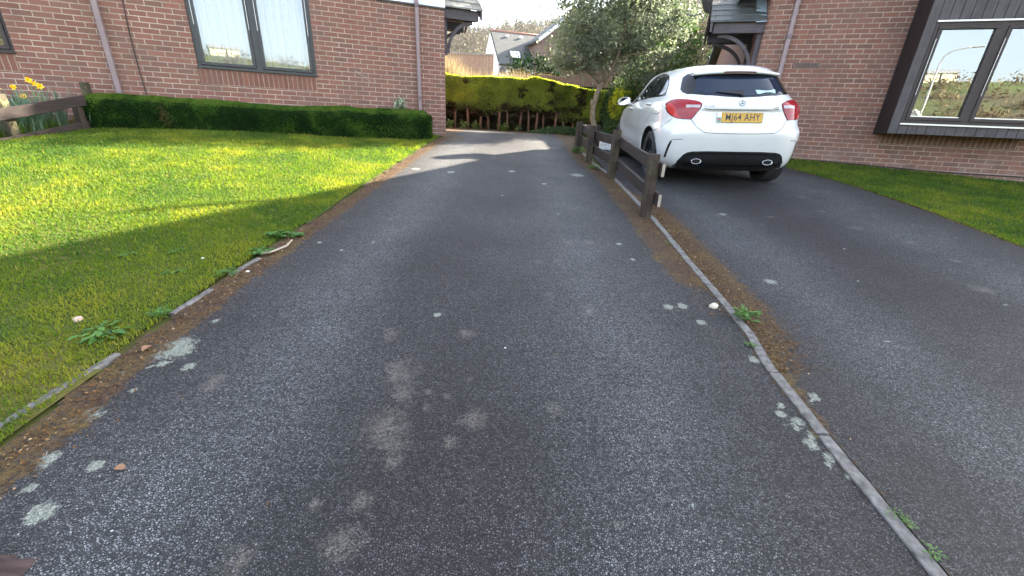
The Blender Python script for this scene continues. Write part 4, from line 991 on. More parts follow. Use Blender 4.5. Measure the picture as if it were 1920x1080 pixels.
# rear skirt below the bumper
df = [(.66, .238), (.622, .322), (.578, .392), (.538, .420), (.48, .432), (.33, .438), (0, .438)]
P = df+mir(df)[::-1][1:]+[(-.45, .236), (0, .232), (.45, .236)]
dfo = patch('rear_skirt', P, on_rear, .006, M['black_plastic'], CAR, .04, .008)
ribbon('skirt_rib', [(-.56, .288), (-.3, .280), (0, .279), (.3, .280), (.56, .288)], on_rear, .016, M['gloss_black'], dfo, .012)
ribbon('skirt_rib', [(-.50, .408), (-.3, .412), (0, .414), (.3, .412), (.50, .408)], on_rear, .010, M['gloss_black'], dfo, .010)
ribbon('tailgate_seam', [(.545, .788), (.49, .715), (.43, .668), (.37, .649), (.2, .642), (0, .640), (-.2, .642), (-.37, .649), (-.43, .668), (-.49, .715), (-.545, .788)], on_rear, .006, M['gap'], CAR)
# roof spoiler with the high brake light
sp = MB(); n = 25; vs = []
for k in range(n):
    y = -.50+1.0*k/(n-1); t_ = abs(y/.50); xe = -.405+.10*t_**3; ze = 1.318-.022*t_**2; zr = 1.362-.055*t_**2.5; xr = -.20+.06*t_**2
    vs += [(xr, y, zr+.002), ((xr+xe)/2, y, (zr+ze)/2+.012), (xe, y, ze), (xe+.006, y, ze-.020), (xr-.02, y, ze-.035)]
sp.add(vs, [(k*5+j, k*5+(j+1) % 5, (k+1)*5+(j+1) % 5, (k+1)*5+j) for k in range(n-1) for j in range(5)]+[(0, 1, 2, 3, 4), tuple((n-1)*5+j for j in (4, 3, 2, 1, 0))], 0, True)
spo = sp.build('roof_spoiler', M['paint'], CAR)
bl = MB(); vs = []
for k in range(9):
    y = -.185+.37*k/8; t_ = abs(y/.50); xe = -.405+.10*t_**3; ze = 1.318-.022*t_**2
    vs += [(xe-.001, y, ze-.002), (xe+.0035, y, ze-.017)]
bl.add(vs, [(2*k, 2*k+1, 2*k+3, 2*k+2) for k in range(8)]); bl.build('brake_light', lens('brake_lens', (.16, .05, .04), (.10, .03, .03)), spo)
# number plate, star and letters
def rearframe(y, z, x=None, tilt=None):
    c = on_rear(y, z); up = (on_rear(y, z+.03)-on_rear(y, z-.03)).normalized(); rt = Vector((0, -1, 0)); rt = (on_rear(y-.03, z)-on_rear(y+.03, z)).normalized()
    nn = rt.cross(up).normalized(); up = nn.cross(rt)
    return Matrix(((rt.x, up.x, nn.x, c.x), (rt.y, up.y, nn.y, c.y), (rt.z, up.z, nn.z, c.z), (0, 0, 0, 1)))
np_ = MB(); np_.box(-.26, .26, -.0555, .0555, .006, .014, 0, .002); PM = rearframe(0, .812)
plate = np_.build('number_plate', M['plate_yellow'], CAR); plate.matrix_local = PM
fb = MB(); fb.box(-.259, -.212, -.0545, .0545, .0141, .0146); fb.build('flag_band', M['plate_white'], plate)
fb = MB(); fb.box(-.257, -.214, -.052, .002, .0147, .0151); fb.build('flag_green', M['plate_green'], plate)
fb = MB(); fb.prism([(-.252, -.030, .0152), (-.238, -.036, .0152), (-.226, -.028, .0152), (-.219, -.020, .0152), (-.226, -.012, .0152), (-.234, -.018, .0152), (-.241, -.008, .0152), (-.246, -.020, .0152)], (0, 0, .0004)); fb.build('flag_emblem', M['plate_red'], plate)
fb = MB()
for (a, b, c, d) in ((-.206, .256, .0515, .0530), (-.206, .256, -.0530, -.0515), (-.206, -.2045, -.0515, .0515), (.2545, .256, -.0515, .0515)): fb.box(a, b, c, d, .0141, .0144)
fb.build('plate_border', M['plate_black'], plate)
tx = text_mesh('lettering', 'MJ64 AHY', .109, M['plate_black'], plate, Matrix.Translation((.030, .0, .0146)), .0004, offset=.0006, sx=.79, space=1.08)
stm = rearframe(0, .968)
st = MB(); n = 40; vs = []
for (r_, h_) in ((.037, .002), (.037, .008), (.0335, .010), (.032, .006), (.032, .002)):
    for k in range(n): a = 6.2832*k/n; vs.append((r_*math.cos(a), r_*math.sin(a), h_))
st.add(vs, [(i*n+k, i*n+(k+1) % n, (i+1)*n+(k+1) % n, (i+1)*n+k) for i in range(4) for k in range(n)], 0, True)
for k in range(3):
    a = math.pi/2+k*2*math.pi/3; c, s = math.cos(a), math.sin(a)
    st.add([(-.0062*s, .0062*c, .004), (.034*c, .034*s, .006), (.0062*s, -.0062*c, .004), (-.004*c, -.004*s, .004), (0, 0, .011)], [(0, 4, 1), (4, 2, 1), (0, 3, 4), (3, 2, 4)])
so_ = st.build('badge', plain('badge_metal', (.30, .32, .34), .2, .9), CAR); so_.matrix_local = stm
M['letters'] = plain('chrome_letters', (.40, .42, .44), .22, .9)
text_mesh('badge_letters', 'A 200', .036, M['letters'], CAR, rearframe(.365, .931) @ Matrix.Translation((0, 0, .004)), .0015, sx=1.25, space=1.12)
text_mesh('badge_letters', 'CDI', .034, M['letters'], CAR, rearframe(-.382, .922) @ Matrix.Translation((0, 0, .004)), .0015, sx=1.0, space=1.05)
ribbon('plate_ledge', [(.42, .907), (.30, .900), (0, .897), (-.30, .900), (-.42, .907)], on_rear, .006, M['gap'], CAR)

# ------------------------------------------------------------------ edging stones between the drives
segs = [(.30, 1.302), (1.314, 1.684), (1.694, 2.60), (2.612, 3.52), (3.532, 4.44), (4.452, 5.36), (5.372, 6.28), (6.292, 7.2), (7.212, 8.0)]
elab = ['concrete edging stone nearest the camera between the two drives', 'short broken concrete edging stone between the two drives', 'long concrete edging stone in the bare middle of the strip',
        'concrete edging stone in the brown moss before the first fence post', 'concrete edging stone at the foot of the nearest fence post', 'mossy edging stone between the two nearest fence posts',
        'mossy edging stone at the foot of the second fence post', 'mossy edging stone at the foot of the third fence post', 'edging stone at the foot of the farthest fence post']
for (a, b), lb in zip(segs, elab):
    n = 14; g = np.random.default_rng(int(a*100)); vs = []; fs = []
    jx = g.uniform(-.004, .004); tip_ = g.uniform(-.006, .006)
    for i in range(n+1):
        y = a+(b-a)*i/n; x = float(kerbx(y))+jx; zz = float(zt(x-.06, y)); h = .011+tip_*(i/n-.5)
        wl, wr = .025+g.normal(0, .0012), .025+g.normal(0, .0012); c = .003
        zr = max(zz, float(zt(x+.02, y)))
        for (dx, dz) in ((-wl, -.08), (-wl, h-c), (-wl+c, h), (wr-c, h+g.normal(0, .0008)), (wr, h-c), (wr, -.25)): vs.append((x+dx, y, zz+dz))
    fs = [(i*6+j, i*6+j+1, (i+1)*6+j+1, (i+1)*6+j) for i in range(n) for j in range(5)]
    fs += [(5, 4, 3, 2, 1, 0), tuple(n*6+j for j in range(6))]
    mb = MB(); mb.add(vs, fs); o = mb.build('edging_stone', M['concrete']); tag(o, lb, 'edging stone', 'edging stones between the drives')
for (x0, y0, x1, y1, lb) in ((-1.83, .85, -1.762, 1.56, 'weathered edging stone at the lawn edge, lowest in the photo'), (-1.775, 1.90, -1.752, 2.17, 'short edging stone half buried at the lawn edge'), (-1.76, 2.36, -1.73, 2.62, 'edging stone under the weeds at the lawn edge')):
    mb = MB(); n = 8; g = np.random.default_rng(int(y0*50)); vs = []
    for i in range(n+1):
        t_ = i/n; x = x0+(x1-x0)*t_; y = y0+(y1-y0)*t_; zz = Z(x+.05, y); h = .009+g.normal(0, .002)
        for (dx, dz) in ((-.020, -.06), (-.020, h-.006), (-.015, h), (.012, h), (.017, h-.006), (.020, -.06)): vs.append((x+dx+g.normal(0, .0015), y, zz+dz))
    mb.add(vs, [(i*6+j, i*6+j+1, (i+1)*6+j+1, (i+1)*6+j) for i in range(n) for j in range(5)]+[(5, 4, 3, 2, 1, 0), tuple(n*6+j for j in range(6))])
    tag(mb.build('edging_stone', M['concrete']), lb, 'edging stone', 'edging stones along the lawn')

# ------------------------------------------------------------------ post and rail fence beside the car
PF = [(1.305, 4.10), (1.275, 5.75), (1.125, 6.82), (1.075, 7.90), (1.66, 9.35)]
FN = empty('wooden_fence', (1.3, 4.1, Z(1.3, 4.1)), 0, 'dark weathered post and rail fence beside the white car', 'fence')
FB = Vector((1.3, 4.1, Z(1.3, 4.1)))
def plank(mb, A, B, th, h, jit=.004, n=6, seed=0):
    g = np.random.default_rng(seed); A, B = Vector(A), Vector(B); d = (B-A); s = d.cross(Vector((0, 0, 1))).normalized(); vs = []
    for i in range(n+1):
        c = A+d*i/n+Vector((0, 0, g.normal(0, jit))); e = .006
        for (a, b) in ((-th/2, -h/2+e), (-th/2+e, -h/2), (th/2-e, -h/2), (th/2, -h/2+e), (th/2, h/2-e), (th/2-e, h/2), (-th/2+e, h/2), (-th/2, h/2-e)):
            vs.append(c+s*(a+g.normal(0, jit*.3))+Vector((0, 0, b+g.normal(0, jit*.3))))
    mb.add(vs, [(i*8+j, i*8+(j+1) % 8, (i+1)*8+(j+1) % 8, (i+1)*8+j) for i in range(n) for j in range(8)]+[tuple(range(7, -1, -1)), tuple(range(n*8, n*8+8))])
def post(mb, base, w_, h, lean=(0, 0), rot=0, seed=0):
    g = np.random.default_rng(seed); vs = []; n = 6
    for i in range(n+1):
        t_ = i/n; z = -.15+(h+.15)*t_; e = .010 if i < n else .014
        for k, (sx, sy) in enumerate(((-1, -1), (1, -1), (1, 1), (-1, 1))):
            for (ex, ey) in (((e, 0), (0, e)) if k in (1, 3) else ((0, e), (e, 0))):
                x = sx*(w_/2-ex)*(1 if i < n else .96); y = sy*(w_/2-ey)*(1 if i < n else .96)
                c, s = math.cos(rot), math.sin(rot)
                vs.append((base[0]+x*c-y*s+lean[0]*z+g.normal(0, .0012), base[1]+x*s+y*c+lean[1]*z+g.normal(0, .0012), base[2]+z+(g.normal(0, .003) if i == n else 0)))
    mb.add(vs, [(i*8+j, i*8+(j+1) % 8, (i+1)*8+(j+1) % 8, (i+1)*8+j) for i in range(n) for j in range(8)]+[tuple(range(7, -1, -1)), tuple(range(n*8, n*8+8))])
for i, (x, y) in enumerate(PF):
    zz = Z(min(x, 1.3), y); mb = MB(); post(mb, (x-FB.x, y-FB.y, zz-FB.z), .098, (.60, .62, .55, .50, .34)[i], ((-.012, 0), (.02, 0), (-.01, 0), (0, 0), (0, 0))[i], (.06, .12, -.05, .2, .4)[i], i)
    mb.build('post', M['fence'], FN)
def pz(i, h): x, y = PF[i]; return Vector((x-FB.x, y-FB.y, Z(min(x, 1.3), y)-FB.z+h))
off = Vector((.066, 0, 0))
for k, (hA, hB) in enumerate((((.475, .475)), ((.20, .19)))):
    for i in range(3):
        A, B = pz(i, hA-(.06 if k == 0 and i == 2 else 0)), pz(i+1, hB-(.06 if k == 0 and i >= 1 else 0)-(.03 if k == 0 and i == 2 else 0)); 
        if i == 0: A = A+(A-B).normalized()*(.10 if k == 0 else .14)
        mb = MB(); plank(mb, A+off+Vector((.012*(i % 2), 0, 0)), B+off+Vector((.012*(i % 2), 0, 0)), .034, .125, seed=i+9*k, jit=.003); rl_ = mb.build('rail', M['fence_rail'], FN)
        if i == 0:                                     # bare sawn end
            d = (B-A).normalized(); e = MB(); c = A+off-d*.003; s = d.cross(Vector((0, 0, 1))).normalized()
            e.add([c+s*a+Vector((0, 0, b)) for a, b in ((-.0145, -.058), (.0145, -.058), (.0145, .058), (-.0145, .058))], [(0, 1, 2, 3)]); e.build('sawn_end', M['pale_wood'], rl_)
    A, B = pz(3, (.40, .14)[k]), pz(4, (.27, .06)[k]); mb = MB(); plank(mb, A+Vector((.03, .05, 0)), B+Vector((0, .06, 0)), .034, .115, seed=50+k); mb.build('rail', M['fence_rail_x'], FN)
# white plastic crate behind it
cr = MB(); W_, D_, H_ = .40, .28, .19
for (x0, x1, y0, y1) in ((-W_/2, W_/2, -D_/2, -D_/2+.012), (-W_/2, W_/2, D_/2-.012, D_/2)):
    cr.box(x0, x1, y0, y1, .0, .05); cr.box(x0, x1, y0, y1, .135, H_); cr.box(x0, x1, y0-.006, y1+.006, H_-.02, H_)
    for k in range(9):
        xx = -W_/2+W_*k/8; cr.box(max(x0, xx-.008), min(x1, xx+.008), y0+.001, y1-.001, .05, .135)
for (x0, x1) in ((-W_/2, -W_/2+.012), (W_/2-.012, W_/2)):
    cr.box(x0, x1, -D_/2+.012, D_/2-.012, 0, .05); cr.box(x0, x1, -D_/2+.012, D_/2-.012, .12, H_)
    for k in range(6): cr.box(x0+.001, x1-.001, -D_/2+.012+(D_-.04)*k/5, -D_/2+.028+(D_-.04)*k/5, .05, .12)
cr.box(-W_/2, W_/2, -D_/2, D_/2, .004, .012)
co_ = cr.build('crate', M['plastic_white']); co_.location = (2.02, 9.72, Z(2.02, 9.72)+.01); co_.rotation_euler = (0, 0, -.1); tag(co_, 'white slotted plastic crate on the ground behind the fence', 'crate')

# ------------------------------------------------------------------ low clipped hedge under the window
HG = empty('low_hedge', (-3.8, 7.3, Z(-3.8, 7.3)), 0, 'low clipped green hedge along the foot of the left house', 'hedge')
HB = np.array([-3.8, 7.3, Z(-3.8, 7.3)])
def LW(u, o, z):   # left-house coordinates to world
    off = OFFL+o; return np.stack([u*DLX+off*NLX, u*DLY+off*NLY, z], -1)
def hedge_leaves(n, seed):
    g = np.random.default_rng(seed); u = g.uniform(-3.60, 1.42, n); s = g.random(n); nf = int(n*.62)
    o = np.empty(n); hfr = np.empty(n); N = np.empty((n, 3))
    # front face then top then right end
    lump = (fbm(u, u*0, .35, 70, 3)-.5)*.09
    ztop = 1.285+.02*np.sin(u*1.7)+(fbm(u, u*0+5, .5, 71, 3)-.5)*.06
    gx_ = LW(u, -.7+0*u, 0*u); zb = zt(gx_[:, 0], gx_[:, 1])
    front = np.arange(n) < nf
    v = g.random(n)
    o[front] = (-.70+lump+.05*(v-.5)**2)[front]; zz = zb+(ztop-zb)*v; 
    v2 = g.random(n); o = np.where(front, o, -.66+v2*.62); zt_ = ztop+.115*v2*(2-v2)*.9-.02
    zz = np.where(front, zz, zt_+(fbm(u, o, .3, 72, 3)-.5)*.05)
    rnd = np.where(front, np.clip((v-.8)/.2, 0, 1), 0); o = o+rnd**2*.05
    nf_ = np.array([-NLX, -NLY, .12]); nt_ = np.array([0, 0, 1.0])
    N = np.where(front[:, None], nf_+rnd[:, None]*nt_, nt_+.2*nf_)
    # ragged right end
    k = g.random(n) < .09; u = np.where(k, 1.38+.09*g.random(n), u); o = np.where(k, -.70+.68*g.random(n), o); vv = g.random(n); zz = np.where(k, zb+(ztop-zb)*vv*1.02, zz)
    N = np.where(k[:, None], np.array([DLX, DLY, .2]), N)
    o = o+g.exponential(.022, n)*np.where(front, 1, .4)
    P = LW(u, o, zz); 
    t_ = .42+(fbm(u, zz, .18, 73, 3)-.5)*.9+g.normal(0, .16, n)
    for (uu, zc, r_) in ((-.93, .98, .10), (.62, 1.02, .16), (1.0, 1.0, .20), (.30, .98, .10), (-2.6, 1.1, .06)):
        d = np.exp(-((u-uu)/r_)**2-((zz-zc)/(.14))**2); t_ = np.where(g.random(n) < d*.42, 1.0, np.minimum(t_, .86))
    t_ = np.where(~front & (t_ < .9), np.minimum(t_+.42, .88), t_)  # top leaves tinted lighter, putting light on the hedge top into colour
    return P, N, np.clip(t_, 0, 1), g
P, N, T, g = hedge_leaves(85000, 5)
co, f, a = leaves(P-HB, N, g.uniform(.018, .034, len(P)), .55, T, seed=6)
npmesh('foliage', co, f, M['hedge'], HG, dict(tint=a)); 
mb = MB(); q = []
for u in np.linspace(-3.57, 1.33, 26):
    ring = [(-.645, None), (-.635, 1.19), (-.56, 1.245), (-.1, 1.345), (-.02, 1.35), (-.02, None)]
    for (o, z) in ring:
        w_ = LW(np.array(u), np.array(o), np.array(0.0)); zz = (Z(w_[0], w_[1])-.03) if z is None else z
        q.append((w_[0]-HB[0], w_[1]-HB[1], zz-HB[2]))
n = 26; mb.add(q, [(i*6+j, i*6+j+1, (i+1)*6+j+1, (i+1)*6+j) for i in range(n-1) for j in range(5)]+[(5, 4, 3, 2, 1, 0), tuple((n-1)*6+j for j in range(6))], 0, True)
M['hedge_core'] = plain('hedge_dark_core', (.020, .026, .012), .95, var=.6, scale=40, spec=.1)
mb.build('dark_core', M['hedge_core'], HG)
# stems at the ragged right end
for k in range(7):
    w_ = LW(np.array(1.30+.02*k), np.array(-.62+.05*k), np.array(0.0)); s_ = MB(); zb = Z(w_[0], w_[1])
    s_.tube([(w_[0]-HB[0]+.05*random.random(), w_[1]-HB[1], zb-.02-HB[2]), (w_[0]-HB[0], w_[1]-HB[1], zb+.14-HB[2]), (w_[0]-HB[0]-.05, w_[1]-HB[1]+.03, zb+.3-HB[2])], [.012, .009, .006], 6); s_.build('stem', M['bark'], HG)
def bush(name, c, r, n, size, mat, label, cat, seed, group=None, clump=40, cs=.22, asp=.6, stems=5, stemmat=None, jit=.8, tmean=.5, tsd=.22, flat=False):
    """free-form shrub: leaves in clumps through an ellipsoid, with stems"""
    g = np.random.default_rng(seed); zb = Z(c[0], c[1]) if len(c) == 2 else c[2]; B = np.array([c[0], c[1], zb])
    root = empty(name, tuple(B), 0, label, cat, group)
    d = g.normal(0, 1, (clump, 3)); d /= np.linalg.norm(d, axis=1, keepdims=True); rad = g.uniform(.35, 1, clump)**.5
    C = d*rad[:, None]*np.array(r); C[:, 2] = C[:, 2]+r[2]*1.02
    if flat: C[:, 2] = np.minimum(C[:, 2], r[2]*1.8)
    idx = g.integers(0, clump, n); off = g.normal(0, cs, (n, 3))*np.array(r); P = C[idx]+off; P[:, 2] = np.maximum(P[:, 2], .01)
    N = P-np.array([0, 0, r[2]]); N /= np.linalg.norm(N, axis=1, keepdims=True)+1e-6
    T = np.clip(tmean+g.normal(0, tsd, n)+(g.random(clump)[idx]-.5)*.4, 0, 1)
    co, f, a = leaves(P, N, g.uniform(.7, 1.3, n)*size, asp, T, jit=jit, seed=seed+1)
    npmesh('foliage', co, f, mat, root, dict(tint=a))
    for k in range(stems):
        j = g.integers(0, clump); e = C[j]; s_ = MB(); b = np.array([g.normal(0, .12)*r[0], g.normal(0, .12)*r[1], -.03])
        s_.tube([b, b*.5+e*.5+g.normal(0, .05, 3)*r[2], e], [max(.006, .02*r[2]), max(.004, .014*r[2]), .004], 6); s_.build('stem', stemmat or M['bark'], root)
    return root
pv = LW(np.array(.93), np.array(-.20), np.array(0.0))
bush('variegated_shrub', (pv[0], pv[1], 1.33), (.10, .09, .12), 420, .045, M['variegated'], 'small pale variegated shrub poking above the low hedge', 'shrub', 81, clump=14, cs=.3)
# mossy post at the back left end of the hedge
pw = LW(np.array(-3.66), np.array(-.18), np.array(0.0)); pp = MB(); post(pp, (0, 0, 0), .095, 1.52-Z(pw[0], pw[1]), seed=3); po = pp.build('fence_post', M['fence_mossy']); po.location = (pw[0], pw[1], Z(pw[0], pw[1]))
tag(po, 'lone mossy wooden post behind the left end of the low hedge', 'post')

# ------------------------------------------------------------------ left fence with daffodils
F2 = empty('wooden_fence', (-6.32, 5.6, Z(-6.32, 5.6)), 0, 'low brown rail fence in front of the daffodils', 'fence'); B2 = Vector(F2.location)
for k, (A, B) in enumerate((((-6.31, 4.3, .875), (-6.24, 6.30, 1.272)), ((-6.27, 4.1, .56), (-6.29, 6.32, .955)))):
    mb = MB(); plank(mb, Vector(A)-B2, Vector(B)-B2, .036, .135 if k == 0 else .09, seed=70+k); mb.build('rail', M['fence_rail'], F2)
mb = MB(); post(mb, (-.07, -.22, -.03), .11, 1.30-Z(-6.39, 5.4), seed=21, rot=.1); mb.build('post', M['fence_mossy'], F2)
mb = MB(); post(mb, (.02, .62, 0), .09, .40, seed=22, rot=.1); mb.build('post', M['fence'], F2)
def daffodil(x, y, hz, n_leaf, flower, face, seed, lean=.05):
    g = np.random.default_rng(seed); zb = Z(x, y); root = empty('daffodil', (x, y, zb), g.uniform(0, 6), None, 'flower', 'daffodils behind the left fence')
    vs = []; fs = []; tt = []
    for k in range(n_leaf):
        a = g.uniform(0, 6.28); l = g.uniform(.7, 1.05)*hz*.95; sp = g.uniform(.05, .24); w_ = g.uniform(.006, .011); b0 = np.array([g.normal(0, .04), g.normal(0, .04), 0]); dr = g.random() < .25
        for i in range(5):
            t_ = i/4; c = b0+np.array([math.cos(a)*sp*t_**1.6, math.sin(a)*sp*t_**1.6, l*(t_-(.35*t_**3 if dr else .08*t_**2))]); s = np.array([-math.sin(a), math.cos(a), 0])*w_*(1 if i < 3 else (.75 if i == 3 else .15))
            vs += [c-s, c+s]; tt += [g.uniform(.1, .9)]*2
        b = len(vs)-10; fs += [(b+2*i, b+2*i+1, b+2*i+3, b+2*i+2) for i in range(4)]
    npmesh('leaves', np.array(vs), np.array(fs), M['daff_leaf'], root, dict(tint=tt), smooth=True)
    if flower:
        q = np.array([g.normal(0, lean), g.normal(0, lean), hz]); s_ = MB(); s_.tube([(0, 0, -.02), tuple(q*.6), tuple(q+np.array([0, 0, -.012]))], [.005, .0045, .004], 6); s_.build('stalk', plain('stalk', (.10, .18, .06), .5), root)
        fr_ = Vector(face).normalized(); a = fr_.orthogonal().normalized(); b = fr_.cross(a); c0 = Vector(q); pv_ = []; pf = []; pt2 = []
        for k in range(6):
            th = k*math.pi/3+.2; u = a*math.cos(th)+b*math.sin(th); v = fr_.cross(u); i0 = len(pv_)
            pv_ += [c0, c0+u*.022+v*.016+fr_*.004, c0+u*.046+fr_*(.002 if k % 2 else -.004), c0+u*.022-v*.016+fr_*.004]; pf.append((i0, i0+1, i0+2, i0+3)); pt2 += [.75+.1*(k % 2)]*4
        n = 14
        cv2 = []; 
        for (r_, h_) in ((.007, .0), (.012, .014), (.014, .026), (.019, .034)):
            for k in range(n): th = 6.2832*k/n; cv2.append(c0+(a*math.cos(th)+b*math.sin(th))*r_*(1+.08*(k % 2))+fr_*h_)
        npmesh('petals', np.array([tuple(v) for v in pv_]), np.array(pf), M['petal'], root, dict(tint=pt2))
        npmesh('trumpet', np.array([tuple(v) for v in cv2]), np.array([(i*n+k, i*n+(k+1) % n, (i+1)*n+(k+1) % n, (i+1)*n+k) for i in range(3) for k in range(n)]), M['petal'], root, dict(tint=[.12]*len(cv2)), smooth=True)
    return root
fl_spec = [(-6.64, 6.03, 1.486, (.3, -.6, .6), 'highest yellow daffodil of the cluster against the brick wall'), (-6.58, 6.02, 1.448, (-.2, -.7, .4), 'yellow daffodil just below the highest bloom of the cluster'), (-6.49, 6.0, 1.418, (.6, -.7, .2), 'yellow daffodil lowest in the cluster of three'),
           (-6.84, 6.0, 1.388, (0, -.8, .3), 'single yellow daffodil left of the cluster of three'), (-6.72, 5.95, 1.277, (.2, -.9, .2), 'low yellow daffodil just above the fence rail'), (-7.1, 6.0, 1.376, (.5, -.6, .3), 'yellow daffodil cut by the left edge of the photo'), (-6.33, 6.33, 1.235, (.8, -.3, -.6), 'nodding yellow daffodil hanging over the end of the rail')]
for k, (x, y, z, fc, lb) in enumerate(fl_spec):
    o = daffodil(x, y, z-Z(x, y), 11, True, fc, 300+k, .008); o.rotation_euler = (0, 0, 0); o['label'] = lb
for k in range(26):
    x = rng.uniform(-7.4, -6.38); y = rng.uniform(5.3, 6.25); o = daffodil(x, y, rng.uniform(.46, .66), 16, False, (0, -1, 0), 340+k); o['label'] = 'leafy daffodil clump without a flower behind the fence'
# long grass at the foot of that fence
def tuft_strip(name, x0, x1, y0, y1, n, hmin, hmax, seed, mat, tb=.4, wd=.004):
    g = np.random.default_rng(seed); x = g.uniform(x0, x1, n); y = g.uniform(y0, y1, n); h = g.uniform(hmin, hmax, n); a = g.uniform(0, 6.28, n); ln = h*g.uniform(.1, .8, n)
    base = np.stack([x, y, zt(x, y)], 1); dv = np.stack([np.cos(a)*ln, np.sin(a)*ln, 0*h], 1); pv = np.stack([-np.sin(a), np.cos(a), 0*a], 1)*wd
    co = np.stack([base-pv, base+pv, base+dv*.35+pv*.8+np.stack([0*h, 0*h, h*.6], 1), base+dv*.35-pv*.8+np.stack([0*h, 0*h, h*.6], 1), base+dv+np.stack([0*h, 0*h, h], 1)], 1).reshape(-1, 3); i = np.arange(n)*5
    o = npmesh(name, co, [np.stack([i, i+1, i+2, i+3], 1), np.stack([i+3, i+2, i+4], 1)], mat, attrs=dict(tint=np.repeat(np.clip(tb+g.normal(0, .18, n), 0, 1), 5))); return tag(o, kind='stuff')
tag(tuft_strip('long_grass', -7.7, -6.40, 4.4, 6.35, 7000, .05, .22, 91, M['grass'], .3), 'long grass among the daffodils and fence rails', 'grass')

# ------------------------------------------------------------------ tall conifer hedge across the end of the drive
HX = empty('conifer_hedge', (-.5, 12.4, Z(-.5, 12.4)), 0, 'tall clipped conifer hedge with bare trunks across the end of the drive', 'hedge'); XB = np.array([-.5, 12.4, Z(-.5, 12.4)])
def htop(x): return 2.37-.09*ss(.3, 1.2, x)-.10*ss(1.25, 1.7, x)+.008*np.sin(x*2.3)
def hbot(x): return 1.53+.09*np.sin(x*2.6+1)-.12*ss(-.3, 1.6, x)-.16*ss(1.5, 2.2, x)
def hedge2(n, seed):
    g = np.random.default_rng(seed); x = g.uniform(-4.6, 3.0, n); v = g.random(n); k = g.random(n)
    top = htop(x)+(fbm(x, x*0, .4, 90, 3)-.5)*.06; bot = hbot(x)+(fbm(x, x*0+3, .35, 91, 3)-.5)*.2
    front = k < .70; z = bot+(top-bot)*v
    y = 12.28+(fbm(x, z, .38, 92, 4)-.5)*.22+g.exponential(.022, n)+.06*(v-.55)**2+.12*np.clip((.12-v)/.12, 0, 1)
    yt = 12.30+g.random(n)*.85; z = np.where(front, z, top+(fbm(x, yt, .3, 93, 3)-.5)*.12); y = np.where(front, y, yt)
    N = np.where(front[:, None], np.array([0, -.8, .65]), np.array([0, -.15, 1.0]))
    t_ = .60+(fbm(x, z, .32, 94, 3)-.5)*.75+g.normal(0, .12, n)
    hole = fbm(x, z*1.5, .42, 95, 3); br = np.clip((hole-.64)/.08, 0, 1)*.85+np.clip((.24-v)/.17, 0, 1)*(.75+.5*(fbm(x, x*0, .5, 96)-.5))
    t_ = np.where(front & (g.random(n) < br), g.uniform(0, .2, n), t_); t_ = np.where(~front, t_+.05, t_)  # top sprays tinted slightly lighter, light on the hedge top in the colour
    return np.stack([x, y, z], 1), N, np.clip(t_, 0, 1), g
P, N, T, g = hedge2(84000, 7)
co, f, a = leaves(P-XB, N, g.uniform(.045, .12, len(P)), .36, T, fold=.2, jit=.6, seed=8)
npmesh('foliage', co, f, M['conifer'], HX, dict(tint=a))
# dead inner twigs below and behind the green
g = np.random.default_rng(14); n = 15000; x = g.uniform(-4.6, 3.0, n); z = 1.02+(hbot(x)+.1-1.02)*g.random(n)**.55; y = 12.75+g.random(n)*.5-.25*(z > 1.35)
co, f, a = leaves(np.stack([x, y, z], 1)-XB, np.tile([0, -1, .1], (n, 1)), g.uniform(.05, .16, n), .16, g.uniform(0, .22, n), seed=15); npmesh('dead_twigs', co, f, M['conifer'], HX, dict(tint=a))
mb = MB(); mb.box(-4.6+.5, 3.0+.5, .55, .62, -.2, 1.25); mb.box(-4.6+.5, 2.4, .12, .55, .62, 1.22)  # dark solid backing standing in for the shade behind the trunks
mb.build('dark_core', M['hedge_core'], HX)
TX = [-3.9, -3.3, -2.7, -2.25, -1.85, -1.45, -1.12, -.89, -.60, -.34, .0, .26, .46, .68, .99, 1.24, 1.5, 1.9, 2.3]
for i, x in enumerate(TX):
    y = 12.42+.08*math.sin(i*2.1); zb = Z(x, y); r_ = .024+.010*abs(math.sin(i*1.7)); s_ = MB(); ln = .05*math.sin(i*3.3)
    s_.tube([(x-XB[0], y-XB[1], zb-.04-XB[2]), (x+ln*.4-XB[0], y+.02-XB[1], zb+.3-XB[2]), (x+ln-XB[0], y+.06-XB[1], zb+.85-XB[2])], [r_*1.25, r_, r_*.8], 8)
    for k in range(3):
        h = .35+.13*k; sg = 1 if (i+k) % 2 else -1; s_.tube([(x+ln*h-XB[0], y+.02-XB[1], zb+h-XB[2]), (x+ln*h+sg*.12-XB[0], y-.02-XB[1], zb+h+.07-XB[2]), (x+ln*h+sg*.24-XB[0], y-.05-XB[1], zb+h+.08-XB[2])], [.009, .007, .004], 5)
    s_.build('trunk', M['bark_red'], HX)
for k, (x, s_) in enumerate(((-1.95, .09), (-1.56, .10), (-1.24, .09), (-.44, .10), (-.06, .09), (.8, .07), (1.08, .07))):
    lb = ['yellow green seedling nearest the left house corner under the hedge', 'yellow green seedling second from the left house under the hedge', 'yellow green seedling third from the left house under the hedge', 'bright seedling between two trunks in the middle of the hedge', 'darker tuft just right of the brightest seedling', 'small dark tuft near the fence under the hedge', 'smallest dark tuft nearest the fence under the hedge'][k]
    bush('seedling', (x, 12.22), (s_, .07, s_*.9), 130, .06, M['laurel'], lb, 'plant', 400+k, 'seedlings under the tall hedge', clump=9, cs=.35, stems=2, tmean=.92 if k < 4 else .6)
g = np.random.default_rng(16); n = 5200; x = g.uniform(.2, 2.6, n); y = 12.05+g.normal(0, .22, n)-.25*ss(.8, 2.2, x); z = zt(x, y)+g.random(n)**1.6*.20*ss(.1, 1.0, x)
